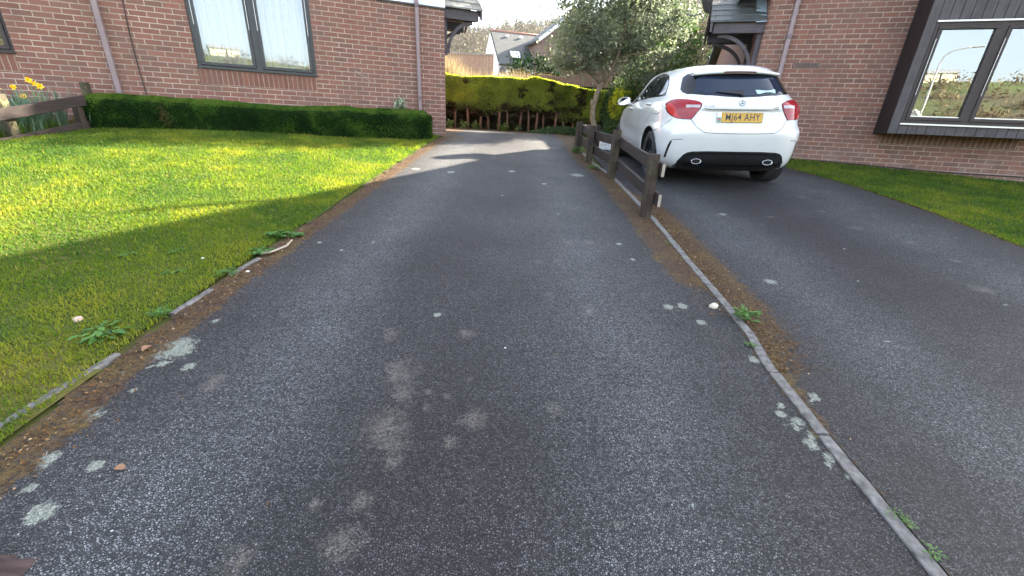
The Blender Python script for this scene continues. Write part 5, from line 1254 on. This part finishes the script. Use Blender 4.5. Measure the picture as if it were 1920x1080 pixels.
co, f, a = leaves(np.stack([x, y, z], 1), np.tile([0, -.5, .8], (n, 1)), g.uniform(.03, .06, n), .8, np.clip(g.normal(.25, .2, n), 0, 1), seed=17)
tag(npmesh('ivy', co, f, M['laurel'], attrs=dict(tint=a)), 'low dark ivy on the ground at the right of the hedge', 'ivy', kind='stuff')

# ------------------------------------------------------------------ the evergreen tree behind the fence
TR = empty('evergreen_tree', (1.9, 11.0, Z(1.9, 11)), 0, 'round dark evergreen tree with a forked trunk behind the fence', 'tree'); TB = np.array([1.9, 11.0, Z(1.9, 11)])
tr = MB()
def limb(pts, rad): tr.tube([np.array(q)-TB for q in pts], rad, 9)
limb([(1.93, 11, .92), (1.90, 11, 1.2), (1.80, 11, 1.42), (1.79, 11, 1.7), (1.84, 11, 1.98), (1.94, 11.02, 2.24)], [.085, .07, .066, .062, .062, .06])
limb([(1.80, 11, 1.62), (1.74, 10.98, 1.80), (1.735, 10.97, 1.86)], [.05, .045, .03])
limb([(1.93, 11.02, 2.22), (1.68, 11.05, 2.42), (1.52, 11.1, 2.66), (1.36, 11.15, 3.1), (1.2, 11.2, 3.6)], [.05, .042, .036, .028, .018])
limb([(1.94, 11.02, 2.22), (2.12, 10.98, 2.5), (2.24, 10.95, 2.85), (2.3, 10.95, 3.4), (2.25, 11, 4.2)], [.05, .042, .036, .028, .015])
limb([(2.0, 11.02, 2.3), (1.95, 11.2, 2.7), (1.8, 11.3, 3.3), (1.75, 11.3, 4.4)], [.04, .034, .026, .012])
limb([(1.68, 11.05, 2.42), (1.4, 11, 2.55), (1.1, 10.95, 2.75)], [.03, .022, .012]); limb([(2.2, 10.96, 2.7), (2.5, 10.9, 2.85), (2.9, 10.9, 2.9)], [.028, .02, .01])
tr.build('trunk', M['bark'], TR)
g = np.random.default_rng(31); nc = 330
d = g.normal(0, 1, (nc, 3)); d /= np.linalg.norm(d, axis=1, keepdims=True); rad = g.uniform(.30, 1.0, nc)**.55
C = np.array([1.82, 11.15, 4.55])+d*rad[:, None]*np.array([1.30, 1.25, 2.2])
C[:, 0] += .18*np.sin(C[:, 2]*2.1)+.35*np.clip(C[:, 2]-3.6, 0, 2)*.25
C = C[(C[:, 2] > 2.42+.10*g.random(len(C)))]; C = C[~((C[:, 2] < 2.62) & (C[:, 0] > 1.8) & (C[:, 0] < 2.35))]
g3 = g.normal(0, 1, (90, 3)); g3 /= np.linalg.norm(g3, axis=1, keepdims=True); C = np.concatenate([C, np.array([3.0, 11.4, 3.75])+g3*(g.uniform(.2, 1, 90)**.45)[:, None]*np.array([.95, .7, 1.35]), np.array([1.25, 11.1, 2.95])+g3[:40]*np.array([.55, .6, .42])])
nc = len(C); n = 33000; idx = g.integers(0, nc, n); cs = g.uniform(.08, .20, nc); P = C[idx]+g.normal(0, 1, (n, 3))*cs[idx][:, None]*np.array([1, 1, .8])
N = P-np.array([1.8, 11.15, 4.4]); N /= np.linalg.norm(N, axis=1, keepdims=True); N[:, 2] += .9
T = np.clip(.48+(g.random(nc)[idx]-.5)*.5+g.normal(0, .17, n)-.35*(P[:, 0] > 2.6), 0, 1)  # right-hand leaves coloured darker to offset the sun on them
co, f, a = leaves(P-TB, N, g.uniform(.05, .10, n), .5, T, fold=.6, jit=.9, seed=32); npmesh('crown', co, f, M['holly'], TR, dict(tint=a))

# shrubs behind and beside it
bush('laurel_shrub', (3.8, 12.7), (1.05, .75, 1.65), 10500, .075, M['laurel'], 'bright green laurel behind the car roof, right of the evergreen tree', 'shrub', 120, clump=120, cs=.13, stems=9, tmean=.5)
bush('laurel_shrub', (2.85, 13.2), (.45, .4, .72), 2600, .07, M['laurel'], 'small light green shrub between the trunk and the golden bush', 'shrub', 121, clump=30, cs=.2, stems=4, tmean=.75)
bush('golden_shrub', (2.53, 11.9, 1.40), (.17, .16, .38), 2600, .045, M['golden'], 'clipped golden yellow shrub left of the car mirror', 'shrub', 122, clump=34, cs=.18, stems=3, tmean=.65, flat=True)
bush('dark_shrub', (2.45, 12.2), (.24, .3, .62), 3000, .06, M['laurel'], 'dark green shrub right behind the tree trunk', 'shrub', 123, clump=34, cs=.2, stems=3, tmean=.25)
bush('dark_shrub', (2.50, 11.72), (.24, .16, .24), 1800, .055, M['laurel'], 'green growth at the foot of the golden shrub', 'shrub', 125, clump=30, cs=.2, stems=3, tmean=.5)
bush('dark_shrub', (2.86, 11.95), (.28, .25, .32), 2000, .06, M['laurel'], 'low green shrub beside the front wing of the car', 'shrub', 124, clump=30, cs=.2, stems=3, tmean=.5)
def twigs(name, c, r, n, ln, seed, label, cat, zb=None, stuff=False, tm=.45):
    """leafless shrub: a tangle of thin stems"""
    g = np.random.default_rng(seed); zb = float(zg(np.array(c[0]), np.array(c[1]))) if zb is None else zb
    B = np.stack([g.normal(0, .35, n)*r[0], g.normal(0, .35, n)*r[1], g.random(n)**1.3*r[2]*1.1], 1)
    a = g.uniform(0, 6.28, n); sp = g.uniform(.1, .9, n); l = g.uniform(.5, 1.4, n)*ln
    d1 = np.stack([np.cos(a)*sp, np.sin(a)*sp, np.ones(n)], 1); d1 /= np.linalg.norm(d1, axis=1, keepdims=True); d2 = d1+g.normal(0, .35, (n, 3)); d2 /= np.linalg.norm(d2, axis=1, keepdims=True)
    p1 = B+d1*l[:, None]*.5; p2 = p1+d2*l[:, None]*.5; s = np.cross(d1, g.normal(0, 1, (n, 3))); s /= np.linalg.norm(s, axis=1, keepdims=True); w_ = (g.uniform(.003, .007, n)*(1+.25*ln))[:, None]
    co = np.stack([B-s*w_, B+s*w_, p1+s*w_*.7, p1-s*w_*.7, p2], 1).reshape(-1, 3); i = np.arange(n)*5
    o = npmesh(name, co, [np.stack([i, i+1, i+2, i+3], 1), np.stack([i+3, i+2, i+4], 1)], M['twig'], attrs=dict(tint=np.repeat(np.clip(g.normal(tm, .2, n), 0, 1), 5))); o.location = (c[0], c[1], zb); return tag(o, label, cat)
twigs('bare_shrub', (3.75, 13.6), (.95, .7, 1.55), 6000, .4, 130, 'leafless brown twiggy shrub behind the car windscreen', 'shrub', tm=.2)

# ------------------------------------------------------------------ beyond the hedge
SH = empty('board_fence', (1.5, 15.2, Z(1.5, 15.2)), 0, 'brown vertical board fence behind the evergreen tree trunk', 'fence'); SB = Vector(SH.location)
for (x0, x1, zt_) in ((.50, 1.32, 2.78), (1.40, 2.9, 2.98)):
    b = MB(); x = x0
    while x < x1-.01:
        b.box(x-SB.x+.002, min(x+.118, x1)-SB.x, -.012, .012, -.1, zt_-SB.z-.02*random.random()); x += .122
    b.build('boards', M['far_wood'], SH)
    b = MB(); b.box(x0-SB.x, x1-SB.x, -.03, -.012, zt_-SB.z-.10, zt_-SB.z-.02); b.build('top_rail', M['far_wood'], SH)
for (x, zt_) in ((.46, 2.82), (1.36, 3.02), (2.94, 3.02)):
    b = MB(); b.box(x-SB.x-.04, x-SB.x+.04, -.04, .04, -.1, zt_-SB.z); b.build('post', M['far_wood'], SH)
b = MB(); b.box(1.48-SB.x, 1.56-SB.x, -.06, -.031, 2.78-SB.z, 2.83-SB.z, 0, .006); b.build('latch', M['plastic_white'], SH)
# dry stems and brambles on the bank
g = np.random.default_rng(41); n = 15000; x = g.uniform(-4.2, 1.9, n); y = g.uniform(16.2, 20.5, n); zb = zg(x, y); h = (.55+.85*fbm(x, y, .9, 43, 4)+.60*ss(1.8, 3.0, -x))*g.uniform(.35, 1.05, n)
a = g.uniform(0, 6.28, n); ln = h*g.uniform(.05, .4, n); base = np.stack([x, y, zb], 1); dv = np.stack([np.cos(a)*ln, np.sin(a)*ln, 0*h], 1); s = np.stack([np.cos(a+1.5), np.sin(a+1.5), 0*a], 1)*g.uniform(.006, .014, n)[:, None]; hz = np.stack([0*h, 0*h, h], 1)
co = np.stack([base-s, base+s, base+dv*.3+hz*.6+s*.8, base+dv*.3+hz*.6-s*.8, base+dv+hz*.97], 1).reshape(-1, 3); i = np.arange(n)*5
tag(npmesh('dry_stems', co, [np.stack([i, i+1, i+2, i+3], 1), np.stack([i+3, i+2, i+4], 1)], M['reed'], attrs=dict(tint=np.repeat(np.clip(g.normal(.5, .25, n), 0, 1), 5))), 'pale dry stems and dead growth on the bank above the hedge', 'dry stems', kind='stuff')
bush('evergreen_shrub', (.55, 20.8, 2.1), (1.25, .7, .95), 4200, .13, M['hedge'], 'rounded green shrub in front of the white gabled house', 'shrub', 140, clump=60, cs=.18, stems=4, tmean=.2)
# long timber wall on the left
BF = empty('board_fence', (-3.6, 29, float(zg(np.array(-3.6), np.array(29.)))), 0, 'long orange brown timber wall left of the white gabled house', 'fence'); bz = BF.location.z
b = MB(); x = -7.5
while x < -1.85: b.box(x+3.6, x+3.6+.19, -.02, .02, -.1, 5.12-bz); x += .196
b.build('boards', M['far_barn'], BF); b = MB(); b.box(-3.9, 1.78, -.06, .06, 5.12-bz, 5.22-bz); b.build('coping', M['pale_wood'], BF)
# white gabled house
fh = Vector((-2.0, 37.5, float(zg(np.array(-2.0), np.array(37.5)))))
FH = empty('gabled_house', tuple(fh), R_(17), 'white house with grey tiled roof and a brown boarded gable beyond the hedge', 'house')
ez, rz_, dp, wd_ = 5.85-fh.z, 8.45-fh.z, 3.1, 6.2
m_ = MB(); m_.poly([(0, 0, -1), (wd_, 0, -1), (wd_, 0, ez), (0, 0, ez)]); m_.poly([(0, 2*dp, -1), (0, 0, -1), (0, 0, ez), (0, dp, rz_), (0, 2*dp, ez)]); m_.poly([(wd_, 0, -1), (wd_, 2*dp, -1), (wd_, 2*dp, ez), (wd_, dp, rz_), (wd_, 0, ez)])
m_.poly([(wd_, 2*dp, -1), (0, 2*dp, -1), (0, 2*dp, ez), (wd_, 2*dp, ez)]); m_.build('wall', M['white_wall'], FH)
sl_ = math.hypot(dp+.25, (rz_-ez)*(dp+.25)/dp); an_ = math.atan2(rz_-ez, dp)
ro = MB(); ro.box(.06, wd_+.1, 0, sl_, .0, .08); r1 = ro.build('roof', M['tile_far'], FH); r1.location = (0, -.25, ez-.25*(rz_-ez)/dp+.02); r1.rotation_euler = (an_, 0, 0)
ro = MB(); ro.box(.06, wd_+.1, 0, sl_, 0, .08); r2 = ro.build('roof', M['tile_far'], FH); r2.location = (wd_+.16, 2*dp+.25, ez-.25*(rz_-ez)/dp+.02); r2.rotation_euler = (an_, 0, math.pi)
b = MB(); b.tube([(.05, dp, rz_+.12), (wd_, dp, rz_+.12)], .09, 8); b.build('ridge_tiles', M['far_red'], FH)
b = MB(); b.box(.0, wd_, -.30, -.24, ez-.28, ez-.16); b.build('gutter', M['trim_dark'], FH)
for xx in (1.25, 2.45): b = MB(); b.box(xx, xx+.22, 0, .16, 0, .16, 0, .02); v_ = b.build('roof_vent', M['white_wall'], r1); v_.location = (0, sl_-.75, .08)
b = MB(); b.box(0, .95, 0, .95, 0, .09); sk = b.build('skylight', M['trim_dark'], r1); sk.location = (1.12, .75, .08); b = MB(); b.box(.07, .88, .07, .88, .09, .10); b.build('pane', glass('skylight_glass', .6), sk)
# front gable wing
gx0, gx1, gy = 3.05, 8.45, -1.6; gm = (gx0+gx1)/2; gz = 9.55-fh.z; ge = 7.55-fh.z
m_ = MB(); m_.prism([(gx0, gy, -1), (gx1, gy, -1), (gx1, gy, ge), (gm, gy, gz), (gx0, gy, ge)], (0, 4.0, 0)); m_.build('gable_wall', M['far_wood'], FH)
b = MB(); x = gx0+.05
while x < gx1-.1:
    h = ge+(gz-ge)*(1-abs(min(x+.09, 99)-gm)/((gx1-gx0)/2)); b.box(x, x+.17, gy-.04, gy-.005, 4.6-fh.z, h-.12); x += .185
b.build('gable_boards', M['far_wood'], FH)
for sg in (-1, 1):
    xe = gm+sg*((gx1-gx0)/2+.3); zz = ge-(gz-ge)*.3/((gx1-gx0)/2)
    b = MB(); b.prism([(xe, gy-.22, zz+.02), (gm, gy-.22, gz+.02), (gm, gy-.22, gz+.16), (xe, gy-.22, zz+.16)], (0, 4.2, 0)); rr_ = b.build('gable_roof', M['tile_far'], FH)
    b = MB(); b.prism([(xe, gy-.30, zz-.10), (gm, gy-.30, gz-.10), (gm, gy-.30, gz+.17), (xe, gy-.30, zz+.17)], (0, .07, 0)); b.build('barge_board', M['white_wall'], rr_)
b = MB(); b.box(gm+.25, gm+.95, gy-.055, gy-.042, 5.2-fh.z, 6.2-fh.z); b.build('gable_window', glass('far_glass', .5), FH)
dd = MB(); n = 16; dd.add([(-.03, .0, 0)]+[(0, .28*math.cos(6.2832*k/n), .28*math.sin(6.2832*k/n)) for k in range(n)], [(0, 1+k, 1+(k+1) % n) for k in range(n)], 0, True); dd.tube([(0, 0, 0), (.1, .05, -.12), (.2, .05, -.14)], .03, 6)
d_ = dd.build('satellite_dish', M['dish']); d_.matrix_world = FH.matrix_basis @ Matrix.Translation((.32, -.32, ez-.62)) @ Matrix.Rotation(R_(75), 4, 'Z'); tag(d_, 'small dark satellite dish on the wall of the white gabled house', 'satellite dish')
mm = MB(); mm.tube([(0, 0, 0), (0, 0, 2.6)], [.028, .018], 6); mm.tube([(-.10, 0, 2.5), (.10, 0, 2.5)], .01, 5)
an = mm.build('aerial_mast', M['drip']); an.location = (FH.matrix_basis @ Vector((.0, dp, rz_-.2))); tag(an, 'thin aerial mast at the left end of the white house ridge', 'aerial')

# far woods: bare brown trees on the slope, conifers on the skyline
def wood_mass(name, label, n, fx, seed, size, mat, asp, tm=.5, tsd=.2):
    g = np.random.default_rng(seed); P, up = fx(g, n); co, f, a = leaves(P, np.tile([0, -1, .3], (n, 1)), g.uniform(.5, 1.4, n)*size(P), asp, np.clip(g.normal(tm, tsd, n)+up, 0, 1), jit=.9, seed=seed+1)
    return tag(npmesh(name, co, f, mat, attrs=dict(tint=a)), label, 'woods', kind='stuff')
def bare(g, n):
    nt_ = 620; tx = g.uniform(-45, 60, nt_); ty = g.uniform(85, 188, nt_); r_ = g.uniform(1.6, 3.0, nt_); tt = g.random(nt_)
    i = g.integers(0, nt_, n); d = g.normal(0, .5, (n, 3)); x = tx[i]+d[:, 0]*r_[i]; y = ty[i]+d[:, 1]*r_[i]; z = zg(tx[i], ty[i])+np.abs(r_[i]*1.2+d[:, 2]*r_[i]*1.1); return np.stack([x, y, z], 1), (tt[i]-.5)*.5
wood_mass('bare_wood', 'grey brown leafless wood on the hillside behind the white house', 105000, bare, 201, lambda P: 1.0+0*P[:, 0], M['twig'], .11, .6)
def bank(g, n):
    nt_ = 130; tx = g.uniform(6.5, 24, nt_); ty = g.uniform(19, 40, nt_); r_ = g.uniform(.9, 2.0, nt_); tt = g.random(nt_)
    i = g.integers(0, nt_, n); d = g.normal(0, .5, (n, 3)); x = tx[i]+d[:, 0]*r_[i]; y = ty[i]+d[:, 1]*r_[i]; z = zg(tx[i], ty[i])+np.abs(r_[i]*1.7+d[:, 2]*r_[i]*1.7); return np.stack([x, y, z], 1), (tt[i]-.5)*.6
wood_mass('bare_wood', 'bare twiggy thicket on the steep bank left of the right house', 70000, bank, 205, lambda P: .45+0*P[:, 0], M['twig'], .09, .55)
def bank2(g, n):
    nt_ = 26; tx = g.uniform(7, 20, nt_); ty = g.uniform(18, 30, nt_); r_ = g.uniform(.8, 1.7, nt_)
    i = g.integers(0, nt_, n); d = g.normal(0, .5, (n, 3)); x = tx[i]+d[:, 0]*r_[i]; y = ty[i]+d[:, 1]*r_[i]; z = zg(tx[i], ty[i])+np.abs(r_[i]*2+d[:, 2]*r_[i]*2.0); return np.stack([x, y, z], 1), 0*x
wood_mass('evergreen_wood', 'green ivy clad growth on the bank above the car', 5500, bank2, 207, lambda P: .15+0*P[:, 0], M['laurel'], .6, .35)
g = np.random.default_rng(211); nt_ = 420; tx = g.uniform(-70, 95, nt_); ty = 196+g.uniform(-14, 16, nt_)+.1*tx; hh = g.uniform(6, 12, nt_); i = np.repeat(np.arange(nt_), 110); n = len(i)
v = g.random(n); a = g.uniform(0, 6.28, n); rr = (1-v)**.85*hh[i]*.20*g.uniform(.3, 1, n)+.05; x = tx[i]+np.cos(a)*rr; y = ty[i]+np.sin(a)*rr; z = zg(tx[i], ty[i])+hh[i]*v-.25*rr
co, f, a2 = leaves(np.stack([x, y, z], 1), np.stack([np.cos(a), np.sin(a), .4+0*a], 1), g.uniform(.5, 1.1, n)*(1.25-v), .5, np.clip(.45+(g.random(nt_)[i]-.5)*.6+g.normal(0, .15, n), 0, 1), seed=212)
tag(npmesh('conifer_wood', co, f, M['far_conifer'], attrs=dict(tint=a2)), 'dark conifers along the skyline', 'woods', kind='stuff')

# ------------------------------------------------------------------ across the valley behind the camera (mirrored in the windows)
def smallhouse(x, y, z, rz, w_, d_, h, rh, wall, roof, label):
    r_ = empty('valley_house', (x, y, z), rz, label, 'house'); b = MB(); b.poly([(-w_/2, -d_/2, -3), (w_/2, -d_/2, -3), (w_/2, -d_/2, h), (0, -d_/2, h+rh), (-w_/2, -d_/2, h)][::1]); b.poly([(-w_/2, d_/2, -3), (-w_/2, d_/2, h), (0, d_/2, h+rh), (w_/2, d_/2, h), (w_/2, d_/2, -3)])
    b.poly([(-w_/2, -d_/2, -3), (-w_/2, -d_/2, h), (-w_/2, d_/2, h), (-w_/2, d_/2, -3)]); b.poly([(w_/2, -d_/2, -3), (w_/2, d_/2, -3), (w_/2, d_/2, h), (w_/2, -d_/2, h)]); b.build('wall', wall, r_)
    b = MB(); e = .25
    for sg in (-1, 1): b.prism([(sg*(w_/2+e), -d_/2-e, h-rh*e/(w_/2)), (0, -d_/2-e, h+rh), (0, -d_/2-e, h+rh+.15), (sg*(w_/2+e), -d_/2-e, h+.15-rh*e/(w_/2))], (0, d_+2*e, 0))
    b.build('roof', roof, r_)
    for k in (-1, 1): b = MB(); b.box(k*w_*.22-.5, k*w_*.22+.5, d_/2+.005, d_/2+.03, h*.35, h*.8); b.build('window', M['trim_dark'], r_)
    return r_
vz = lambda x, y: float(zg(np.array(x), np.array(y)))
M['cream'] = plain('cream_render', (.70, .64, .46), .8, var=.04)
smallhouse(16.2, -92, 1.2, .2, 3.6, 6, 3.2, 2.2, M['white_wall'], M['white_wall'], 'white gabled house mirrored low in the bay window'); smallhouse(18.6, -93, 1.2, .3, 3.4, 6, 2.4, 2.0, M['white_wall'], M['white_wall'], 'second white gabled house mirrored low in the bay window')
for k, (x, w_) in enumerate(((22.5, 4.4), (26.8, 3.4))): smallhouse(x, -160, vz(x, -160)-.2, 1.6, 4, w_, 2.3, .9, M['cream'], M['drip'], ('cream house on the hilltop mirrored in the bay window', 'second cream house on the hilltop mirrored in the bay window')[k])
lp = MB(); x0, y0 = 10.6, -32.0; lz = vz(x0, y0); lp.tube([(0, 0, -.3), (0, 0, 4.5-lz), (0, 0, 7.0-lz), (.15, 0, 7.6-lz), (.5, 0, 7.95-lz), (1.2, 0, 8.12-lz), (1.7, 0, 8.15-lz)], [.10, .075, .06, .055, .05, .05, .05], 8)
lamp = lp.build('street_lamp', M['drip']); lamp.location = (x0, y0, lz); tag(lamp, 'tall street lamp with a curved arm mirrored in the bay window', 'street lamp')
lp = MB(); lp.box(1.5, 2.15, -.12, .12, 8.10-lz, 8.2-lz, 0, .03); lp.build('lamp_head', M['drip'], lamp)
def scrub(g, n):
    nt_ = 260; tx = g.uniform(-60, 90, nt_); ty = g.uniform(-145, -70, nt_); r_ = g.uniform(1.2, 3.2, nt_); tt = g.random(nt_)
    i = g.integers(0, nt_, n); d = g.normal(0, .5, (n, 3)); x = tx[i]+d[:, 0]*r_[i]*1.6; y = ty[i]+d[:, 1]*r_[i]; z = zg(tx[i], ty[i])+np.abs(d[:, 2]*r_[i]); return np.stack([x, y, z], 1), (tt[i]-.5)*.9
wood_mass('hill_scrub', 'scrub on the far hillside mirrored in the windows', 16000, scrub, 221, lambda P: .9+0*P[:, 0], M['reed'], .3, .3)

# ------------------------------------------------------------------ small things on the ground
def weed(x, y, r_, n, sz, label, seed, mat=None, asp=.4, up=.5):
    g = np.random.default_rng(seed); zb = Z(x, y); a = g.uniform(0, 6.28, n); d = g.random(n)**.6*r_; P = np.stack([np.cos(a)*d, np.sin(a)*d, .006+g.random(n)*r_*up], 1); N = np.stack([np.cos(a)*.4, np.sin(a)*.4, np.ones(n)], 1)
    # leaves radiate from the crown
    A = np.stack([np.cos(a), np.sin(a), g.uniform(.0, .9, n)*up], 1); A /= np.linalg.norm(A, axis=1, keepdims=True); B = np.stack([-np.sin(a), np.cos(a), 0*a], 1); s = g.uniform(.6, 1.2, n)[:, None]*sz
    co = np.stack([P-A*s*.5, P+B*s*asp*.5, P+A*s*.5-np.array([0, 0, .2])*s, P-B*s*asp*.5], 1).reshape(-1, 3); co[:, 2] = np.maximum(co[:, 2], .003); i = np.arange(n)*4
    o = npmesh('weed', co, np.concatenate([np.stack([i, i+1, i+2], 1), np.stack([i, i+2, i+3], 1)]), mat or M['weed'], attrs=dict(tint=np.repeat(np.clip(g.normal(.5, .2, n), 0, 1), 4))); o.location = (x, y, zb+.004); return tag(o, label, 'weed', 'weeds at the edges of the drives')
weed(1.375, 2.17, .065, 60, .055, 'tallest bright green weed on the edging between the drives', 500, up=1.1); weed(1.275, 1.91, .03, 26, .022, 'small weed below the tallest weed on the edging', 501)
weed(1.285, .98, .03, 60, .011, 'bright moss like weed at the right of the nearest edging stone', 502); weed(1.305, .945, .02, 40, .010, 'smaller tuft beside the bright weed on the nearest edging stone', 503); weed(1.30, .86, .03, 70, .011, 'green tuft at the bottom right of the photo', 504)
weed(-1.94, 1.69, .10, 60, .05, 'broad leaved weed in the lawn near the left edging stone', 505, asp=.5, up=.3); weed(-1.80, 1.86, .05, 60, .032, 'grassy weed above the end of the left edging stone', 506, up=.9)
weed(-1.79, 2.36, .06, 60, .035, 'bright weed half way along the lawn edge', 507, up=.5); weed(-1.77, 2.72, .08, 46, .05, 'grey green weed by the fallen twig at the lawn edge', 508, asp=.7, up=.3); weed(-1.82, 3.02, .07, 26, .065, 'round leaved dock plant at the lawn edge', 509, asp=.9, up=.5); weed(-1.70, 3.05, .05, 30, .05, 'yellow green weed right of the dock plant', 510, asp=.8)
weed(1.06, 7.7, .12, 120, .06, 'green tuft at the foot of the farthest fence post', 511, up=.8); weed(1.13, 6.3, .08, 60, .05, 'low green weed between the third and second fence posts', 512, up=.6); weed(1.31, 3.35, .03, 26, .02, 'tiny weed beside the mossy edging stone', 513)
for k, (x, y) in enumerate(((-2.3, 2.65), (-2.55, 2.55), (-2.1, 2.35))): weed(x, y, .06, 20, .05, ('flat dark weed in the middle of the shaded lawn', 'second flat weed left of it in the shaded lawn', 'third flat weed towards the drive in the shaded lawn')[k], 520+k, asp=.5, up=.15)
def stone(x, y, r_, label, mat, seed, sq=.6, name='stone'):
    g = np.random.default_rng(seed); vs = []; n1, n2 = 7, 12
    for i in range(n1+1):
        th = math.pi*i/n1
        for k in range(n2):
            a = 6.2832*k/n2; q = 1+g.normal(0, .05); vs.append((r_*q*math.sin(th)*math.cos(a), r_*.75*q*math.sin(th)*math.sin(a), r_*sq*q*math.cos(th)))
    mb = MB(); mb.add(vs, [(i*n2+k, (i+1)*n2+k, (i+1)*n2+(k+1) % n2, i*n2+(k+1) % n2) for i in range(n1) for k in range(n2)], 0, True); o = mb.build(name, mat); o.location = (x, y, Z(x, y)+r_*sq*.6); o.rotation_euler = (0, 0, g.uniform(0, 3)); return tag(o, label, 'stone')
M['stone_pink'] = plain('pinkish_stone', (.36, .26, .20), .8); M['stone_pale'] = plain('pale_stone', (.48, .42, .34), .85, var=.2)
stone(-2.16, 1.79, .027, 'smooth pinkish stone lying in the shaded lawn', M['stone_pink'], 1)
stone(1.245, 2.305, .03, 'pale broken stone on the asphalt left of the edging', M['stone_pale'], 2, .7); stone(-.02, 1.57+.2, .006, 'tiny white stone chip in the middle of the drive', M['white_wall'], 3, .6)
for k, (x, y) in enumerate(((-2.08, 2.57), (-1.69, 2.42))): stone(x, y, .013, ('white stone chip in the shaded lawn', 'white stone chip in the moss at the lawn edge')[k], M['white_wall'], 5+k, .5)
tw = MB(); tw.tube([(-1.74, 2.66, Z(-1.74, 2.66)+.02), (-1.68, 2.72, Z(-1.68, 2.72)+.02), (-1.645, 2.82, Z(-1.645, 2.82)+.02), (-1.655, 2.92, Z(-1.655, 2.92)+.025)], [.010, .008, .008, .005], 7)
tag(tw.build('twig', M['pale_wood']), 'curved pale twig at the edge of the lawn and drive', 'twig')
# dead leaves
def deadleaf(x, y, s, label, seed):
    g = np.random.default_rng(seed); mb = MB(); n = 7; vs = []
    for i in range(n):
        t_ = i/(n-1); w_ = s*.34*math.sin(math.pi*min(t_*.94+.03, 1)); c = s*.2*math.sin(t_*3); vs += [(s*(t_-.5), -w_, .006+c*.5+w_*.35), (s*(t_-.5), 0, .004+c*.4), (s*(t_-.5), w_, .006+c*.5+w_*.35)]
    mb.add(vs, [(i*3+j, i*3+j+1, (i+1)*3+j+1, (i+1)*3+j) for i in range(n-1) for j in range(2)], 0, True); o = mb.build('dead_leaf', M['leaf_brown']); o.location = (x, y, Z(x, y)+.004); o.rotation_euler = (0, 0, g.uniform(0, 6)); return tag(o, label, 'leaf')
M['leaf_brown'] = plain('brown_leaf', (.20, .10, .05), .7, var=.3, scale=40)
deadleaf(-1.25, .99, .038, 'small brown leaf on the asphalt at lower left', 1); deadleaf(-1.66, 1.60, .05, 'tan leaf on the moss at the end of the edging stone', 2); deadleaf(1.43, 3.08, .035, 'reddish leaf on the brown moss right of the edging', 3)
# rotting timber in the bottom left corner
rt = MB(); g = np.random.default_rng(9); n = 12; vs = []
for i in range(n+1):
    t_ = i/n; x = -1.95+.72*t_; y = .62+.07*t_+.02*math.sin(t_*6); zz = Z(x, y); hh = (.055+.012*math.sin(t_*9))*(1 if t_ < .9 else .35); w_ = .075*(1-.25*t_)
    for k in range(9):
        a = math.pi*k/8; vs.append((x+g.normal(0, .002), y-w_*math.cos(a)+g.normal(0, .003), zz-.01+hh*math.sin(a)**.6+g.normal(0, .003)))
rt.add(vs, [(i*9+j, i*9+j+1, (i+1)*9+j+1, (i+1)*9+j) for i in range(n) for j in range(8)]+[tuple(range(8, -1, -1)), tuple(n*9+j for j in range(9))], 0, True)
tag(rt.build('rotten_timber', wood('rotten_wood', (.018, .011, .010), (.075, .050, .048), .9, axis=0)), 'rotten brown timber in the bottom left corner', 'timber')
# litter and moss crumbs along the edges
g = np.random.default_rng(61); L = []
for (n, fx) in ((5200, lambda n: (lambda y: (edgeL(y)+np.abs(g.normal(0, .09, n)), y))(g.uniform(.5, 8.6, n))), (2600, lambda n: (lambda y: (kerbx(y)-.03-np.abs(g.normal(0, .10, n)), y))(g.uniform(2.2, 8, n))), (3600, lambda n: (lambda y: (kerbx(y)+.03+np.abs(g.normal(0, .11, n)), y))(g.uniform(1.7, 4.7, n))), (1500, lambda n: (lambda y: (edgeR(y)-np.abs(g.normal(0, .04, n)), y))(g.uniform(1.5, 8, n))), (2600, lambda n: (g.uniform(-3, 1.6, n), 11.85+g.normal(0, .22, n))), (420, lambda n: (g.uniform(-1.6, 4.4, n), g.uniform(.6, 9, n)))):
    L.append(np.stack(fx(n), 1))
q = np.concatenate(L); P = np.stack([q[:, 0], q[:, 1], zt(q[:, 0], q[:, 1])+.008], 1); n = len(P)
co, f, a = leaves(P, np.tile([0, 0, 1.0], (n, 1)), g.uniform(.004, .016, n), .6, np.clip(g.normal(.4, .22, n), 0, 1), jit=.5, seed=62)
tag(npmesh('leaf_litter', co, f, M['litter'], attrs=dict(tint=a)), 'brown crumbs of moss and dead leaf along the drive edges', 'litter', kind='stuff')

# ------------------------------------------------------------------ the bright haze over the valley
hz = MB(); hz.box(-480, 480, -480, 520, -12, 75); hzm = bpy.data.materials.new('haze'); hzm.use_nodes = True; ht = hzm.node_tree; ht.nodes.remove(ht.nodes['Principled BSDF'])
pvn = ht.nodes.new('ShaderNodeVolumePrincipled'); pvn.inputs['Density'].default_value = .0002; pvn.inputs['Color'].default_value = (.95, .96, 1, 1); pvn.inputs['Anisotropy'].default_value = .35
ht.links.new(pvn.outputs[0], ht.nodes['Material Output'].inputs['Volume'])
hzo = hz.build('haze', hzm, uv=False); tag(hzo, kind='stuff')
